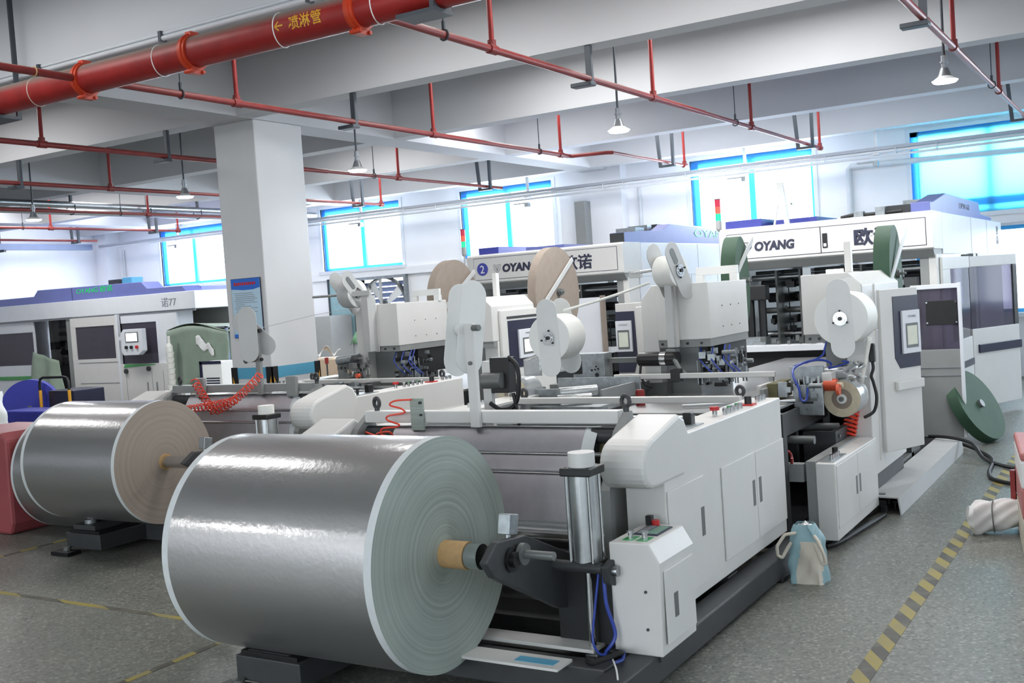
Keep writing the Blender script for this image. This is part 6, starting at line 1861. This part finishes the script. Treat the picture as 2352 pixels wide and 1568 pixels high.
MB().box(-23.1, -16.65, F + .15, F + 1.7, 0, .10).obj('base_frame', 'dark', t)

# tarpaulin thrown over the bay
tag(MB().grid(lambda u, v: (-21.08 + 1.28 * u * (1 - .35 * v) + .02 * sin(v * 6), F - .02 - .22 * (1 - v) - .05 * sin(u * 11) * (1 - v * .5), .02 + 1.26 * v - .22 * u * v), 26, 14).obj('green_tarp', 'tarp', None, solid=.006, fix=False), 'pale green tarpaulin hanging in the open bay of the lettered machine', 'tarpaulin')
# covered rack between the machine and the pillar
t = T('covered_rack', 'rack draped with pale green sheet between the lettered machine and the pillar', 'rack', (-14.3, 13.3, 0))
for x, y in ((-14.95, 13.0), (-13.6, 13.0), (-14.95, 13.7), (-13.6, 13.7), (-14.28, 13.0)):
    MB().box(x - .02, x + .02, y - .02, y + .02, 0, 1.6).obj('rack_post', 'tray_blue', t)
for z in (.5, 1.58):
    MB().box(-14.97, -13.58, 12.98, 13.72, z, z + .03).obj('rack_shelf', 'galv', t)
MB().grid(lambda u, v: (-15.02 + 1.5 * u, 12.95 + .8 * v, 1.64 + .10 * sin(u * 4) * (1 - v) - .05 * (1 - v)), 16, 8).obj('top_sheet', 'tarp', t, solid=.006, fix=False)
MB().grid(lambda u, v: (-15.02 + 1.5 * u, 12.94 - .03 * sin(u * 16 + v * 4) * v, 1.62 + .08 * sin(u * 4) - (1.2 - .85 * abs(u - .15)) * v - .05), 30, 10).obj('front_sheet', 'tarp', t, solid=.006, fix=False)
MB().box(-14.9, -13.65, 13.1, 13.6, .53, 1.5).obj('covered_load', 'tarp', t, bevel=.05)
tag(MB().grid(lambda u, v: (-14.25 + .42 * u, 12.90 - .02 * sin(u * 9), 1.30 - .16 * u + .20 * v * (1 - .5 * u) + .04 * sin(u * 12 + v * 5)), 14, 8).obj('printed_bag', 'bag_white', None, solid=.01, fix=False), 'crumpled white bag lying on the green sheet of the covered rack', 'bag')
t = T('cup_column', 'slim stack of white cups with a bottle on top, in front of the covered rack', 'stack', (-14.72, 12.7, 0))
MB().box(-14.85, -14.55, 12.55, 12.85, 0, .56).obj('stool_body', 'white', t, bevel=.02)
for i in range(7):
    MB().cyl((-14.70, 12.7, .56 + i * .095), (-14.70, 12.7, .65 + i * .095), .06, 16, r2=.075).obj('cup', 'tape_white', t)
MB().cyl((-14.70, 12.7, 1.225), (-14.70, 12.7, 1.32), .06, 16).cyl((-14.70, 12.7, 1.32), (-14.70, 12.7, 1.38), .06, 16, r2=.025).cyl((-14.70, 12.7, 1.38), (-14.70, 12.7, 1.50), .025, 12).obj('bottle', 'tape_white', t)
t = T('printed_carton', 'white carton with dark blue edges beside the pillar foot', 'box', (-13.4, 12.4, 0))
MB().box(-13.7, -12.9, 12.2, 12.7, 0, .66).obj('lower_crate', 'bag_cream', t, bevel=.02)
MB().box(-13.42, -12.95, 12.2, 12.5, .66, 1.06).obj('carton', 'paper', t, bevel=.01)
MB().box(-13.44, -13.38, 12.19, 12.2, .68, 1.06).box(-13.44, -12.95, 12.19, 12.2, 1.02, 1.07).obj('blue_border', 'navy', t)
for k in range(3):
    MB().box(-13.30, -13.0, 12.193, 12.199, .70 + k * .04, .72 + k * .04).obj('print_line', 'ink', t)
t = T('wall_box', 'grey electrical box with blue mark on the bright wall beside the pillar', 'box', (-19.15, 18.2, 2.0))
MB().box(-19.4, -18.85, 18.05, 18.3, 1.75, 2.35).obj('box', 'plate_grey', t, bevel=.02)
MB().box(-19.25, -19.05, 18.045, 18.05, 2.17, 2.24).obj('blue_mark', 'tray_blue', t)
MB().box(-19.1, -18.75, 17.8, 18.05, 1.75, 2.2).obj('side_box', 'plate_grey', t, bevel=.03)
t = T('wall_unit', 'grey frame with dark recesses behind the lettered machine', 'cabinet', (-19, 17.7, 0))
MB().box(-18.6, -15.2, 17.5, 18.2, 0, 1.62).obj('carcass', 'plate_grey', t)
for x in (-18.4, -17.9):
    MB().box(x, x + .25, 17.48, 17.5, 1.2, 1.58).obj('dark_recess', 'cavity', t)

# notice on the pillar
t = T('pillar_notice', 'blue and white notice with red title fixed to the square pillar', 'notice', (-9.06, 9.02, 1.5))
MB().box(-9.30, -8.835, 9.012, 9.028, 1.515, 2.205).obj('board', 'ink', t)
MB().box(-9.295, -8.84, 9.009, 9.0125, 1.52, 2.20).obj('notice_sheet', 'notice_blue' if 'notice_blue' in M else 'paper', t)
MB().prism([(-9.295, 2.20), (-8.84, 2.20), (-8.84, 2.09), (-8.95, 2.07), (-9.1, 2.068), (-9.295, 2.085)], 'y', 9.0075, 9.0095).obj('blue_header', 'notice_head', t)
MB().box(-9.295, -8.84, 9.0075, 9.0095, 1.52, 1.56).obj('blue_footer', 'notice_head', t)
rr = random.Random(5)
q = MB()
for k in range(11):
    q.box(-9.25 + k * .032, -9.25 + k * .032 + .024, 9.006, 9.0075, 2.125, 2.158)
o = q.obj('red_title', 'red_btn', t)
o['kind'] = 'stuff'
q = MB()
for k in range(20):
    z = 2.03 - k * .022
    q.box(-9.24 if k % 4 else -9.26, -9.24 + rr.uniform(.14, .36), 9.008, 9.009, z, z + .0065)
o = q.obj('print_lines', 'ink_grey', t)
o['kind'] = 'stuff'

# between the pillar and the far head: exhaust fan, framed board, boxes
t = T('exhaust_fan', 'square wall exhaust fan with pale blades and louvers below the window', 'fan', (-14.36, 18.3, 1.22))
fr = MB().box(-15.06, -15.0, 18.2, 18.5, 1.16, 2.40).box(-13.72, -13.66, 18.2, 18.5, 1.16, 2.40).box(-15.0, -13.72, 18.2, 18.5, 1.16, 1.22).box(-15.0, -13.72, 18.2, 18.5, 2.34, 2.40)
fr.obj('fan_housing', 'galv', t)
MB().ring((-14.36, 18.36, 1.78), (0, 1, 0), .56, .60, .12, 48).obj('fan_ring', 'midgrey', t)
for k in range(4):
    a = radians(35 + 90 * k)
    e = Vector((cos(a), 0, sin(a)))
    s_ = Vector((-sin(a), 0, cos(a)))
    c0 = Vector((-14.36, 18.34, 1.78))
    vs = [c0 + e * .08 - s_ * .05 + Vector((0, -.02, 0)), c0 + e * .55 - s_ * .13 + Vector((0, -.05, 0)), c0 + e * .55 + s_ * .13 + Vector((0, .05, 0)), c0 + e * .08 + s_ * .05 + Vector((0, .02, 0))]
    MB().add(vs, [(0, 1, 2, 3)]).obj('fan_blade', 'plate_white', t, solid=.006)
MB().cyl((-14.36, 18.27, 1.78), (-14.36, 18.42, 1.78), .10, 20).obj('fan_hub', 'midgrey', t)
MB().box(-14.39, -14.33, 18.22, 18.25, 1.2, 2.36).obj('motor_bar', 'plate_grey', t)
for k in range(9):
    z = 1.27 + k * .12
    MB().cbox((-14.36, 18.47, z), (1.26, .012, .105), rx=radians(28)).obj('louver', 'tray_blue', t)
t = T('framed_board', 'pale glassy board in a dark frame on the wall next to the exhaust fan', 'board', (-15.4, 18.2, 1.0))
MB().box(-15.80, -15.12, 18.24, 18.28, 1.05, 2.38).obj('board', 'bag_blue', t)
for a in ((-15.84, -15.80, 1.01, 2.42), (-15.12, -15.08, 1.01, 2.42), (-15.80, -15.12, 1.01, 1.05), (-15.80, -15.12, 2.38, 2.42)):
    MB().box(a[0], a[1], 18.22, 18.3, a[2], a[3]).obj('board_frame', 'hanger', t)
t = T('carton_pile', 'sunlit pale carton with clear plastic sheets on top, beyond the pillar', 'box', (-11.0, 12.6, 0))
MB().box(-11.5, -10.62, 12.4, 13.0, 0, 1.02).obj('carton', 'carton', t, bevel=.01)
MB().grid(lambda u, v: (-11.4 + .5 * u, 12.45 + .3 * v, 1.03 + .20 * abs(sin(u * 5 + v * 3)) * (1 - .4 * v)), 14, 8).obj('plastic_sheet', 'bag_white', t, solid=.004, fix=False)
t = T('red_handle_stand', 'thin dark stand with a red top beside the pale carton', 'stand', (-10.55, 12.0, 0))
MB().box(-10.66, -10.44, 11.95, 12.1, 0, .70).obj('stand_base', 'white', t)
MB().cyl((-10.55, 12.0, .70), (-10.55, 12.0, 1.0), .012, 10).obj('stand_rod', 'dark', t)
MB().cyl((-10.55, 12.0, .98), (-10.55, 12.0, 1.07), .028, 12).obj('red_top', 'hose_dred', t)
t = T('cloth_pile', 'green and white patterned cloth heaped beyond the far white head', 'cloth', (-10.3, 12.7, 0))
MB().box(-10.5, -9.9, 12.5, 13.1, 0, 1.05).obj('cloth_table', 'white', t)
MB().grid(lambda u, v: (-10.5 + .6 * u, 12.5 + .45 * v - .03 * sin(u * 9), 1.06 + (.5 - .35 * abs(u - .5)) * sin(pi * (.15 + .75 * v)) + .03 * sin(u * 17)), 16, 12).obj('cloth', 'leaf', t, solid=.01, fix=False)
t = T('wall_bench', 'white bench with low rails beyond the pillar foot', 'bench', (-10.6, 11.2, 0))
MB().box(-11.3, -9.6, 11.0, 11.5, .62, .70).obj('bench_top', 'white', t, bevel=.01)
for x in (-11.2, -9.75):
    MB().box(x, x + .08, 11.05, 11.45, 0, .62).obj('bench_leg', 'grey', t)
MB().box(-11.3, -9.6, 11.02, 11.05, .70, .78).obj('bench_rail', 'alu', t)

# left edge: red tub, sack, blue reel, hand truck
t = T('red_tub', 'faded red plastic tub cut by the picture edge beside the spare foil roll', 'tub', (-9.1, 5.9, 0))
MB().prism([(-9.62, 0), (-8.70, 0), (-8.655, .1), (-8.64, .84), (-8.72, .90), (-9.55, .90), (-9.66, .84)], 'y', 5.60, 6.35).obj('tub_body', 'red_crate', t, bevel=.03)
t = T('white_sack', 'tall white plastic sack tied with blue, standing behind the red tub', 'sack', (-14.28, 9.0, 0))
def tall_sack(u, v):
    a = 2 * pi * u
    r = .27 * (1 - .25 * v ** 3) + .015 * sin(a * 4 + v * 9) + .012 * sin(v * 21)
    return (-14.28 + r * cos(a), 9.0 + r * sin(a), .93 * v)
MB().grid(tall_sack, 32, 18).obj('sack_body', 'bag_white', t)
MB().cyl((-14.28, 9.0, .86), (-14.28, 9.0, .90), .2, 20).obj('sack_fill', 'bag_white', t)
MB().tube([(-14.37, 8.85, .9), (-14.24, 8.8, .97), (-14.18, 8.85, .98), (-14.14, 8.9, .9)], .03, 8).obj('blue_tie', 'royal', t)
disc_reel('big royal blue reel on the floor beside the yellow and black hand truck', (-16.25, 11.05, .47), .47, .18, 'royal', ax=(.62, -.78, 0))
t = T('hand_truck', 'platform hand truck with black hoop handle and yellow uprights', 'trolley', (-15.5, 11.3, 0))
MB().tube([(-15.92, 11.0, .60), (-15.92, 11.0, .88), (-15.89, 11.0, .95), (-15.82, 11.0, .97), (-15.28, 11.0, .97), (-15.20, 11.0, .95), (-15.17, 11.0, .88), (-15.17, 11.0, .75)], .022, 10).obj('hoop_handle', 'black', t)
for x in (-15.92, -15.17):
    MB().cyl((x, 11.0, .2), (x, 11.0, .76), .026, 12).obj('yellow_upright', 'guard_yellow', t)
MB().box(-16.0, -15.1, 11.0, 12.0, .17, .22).obj('platform', 'royal', t, bevel=.01)
for x in (-15.92, -15.18):
    for y in (11.1, 11.9):
        MB().cyl((x - .02, y, .085), (x + .02, y, .085), .085, 16).obj('wheel', 'black', t)
tag(MB().box(-15.86, -15.2, 11.1, 11.7, .221, .74).obj('black_crate', 'navy', None, bevel=.02), 'dark crate standing on the hand truck', 'crate')
tag(MB().prism([(-15.95, .02), (-14.9, .02), (-14.85, .50), (-15.98, .50)], 'y', 10.3, 10.85).obj('blue_crate', 'royal', None, bevel=.02), 'royal blue crate on the floor in front of the hand truck', 'crate')
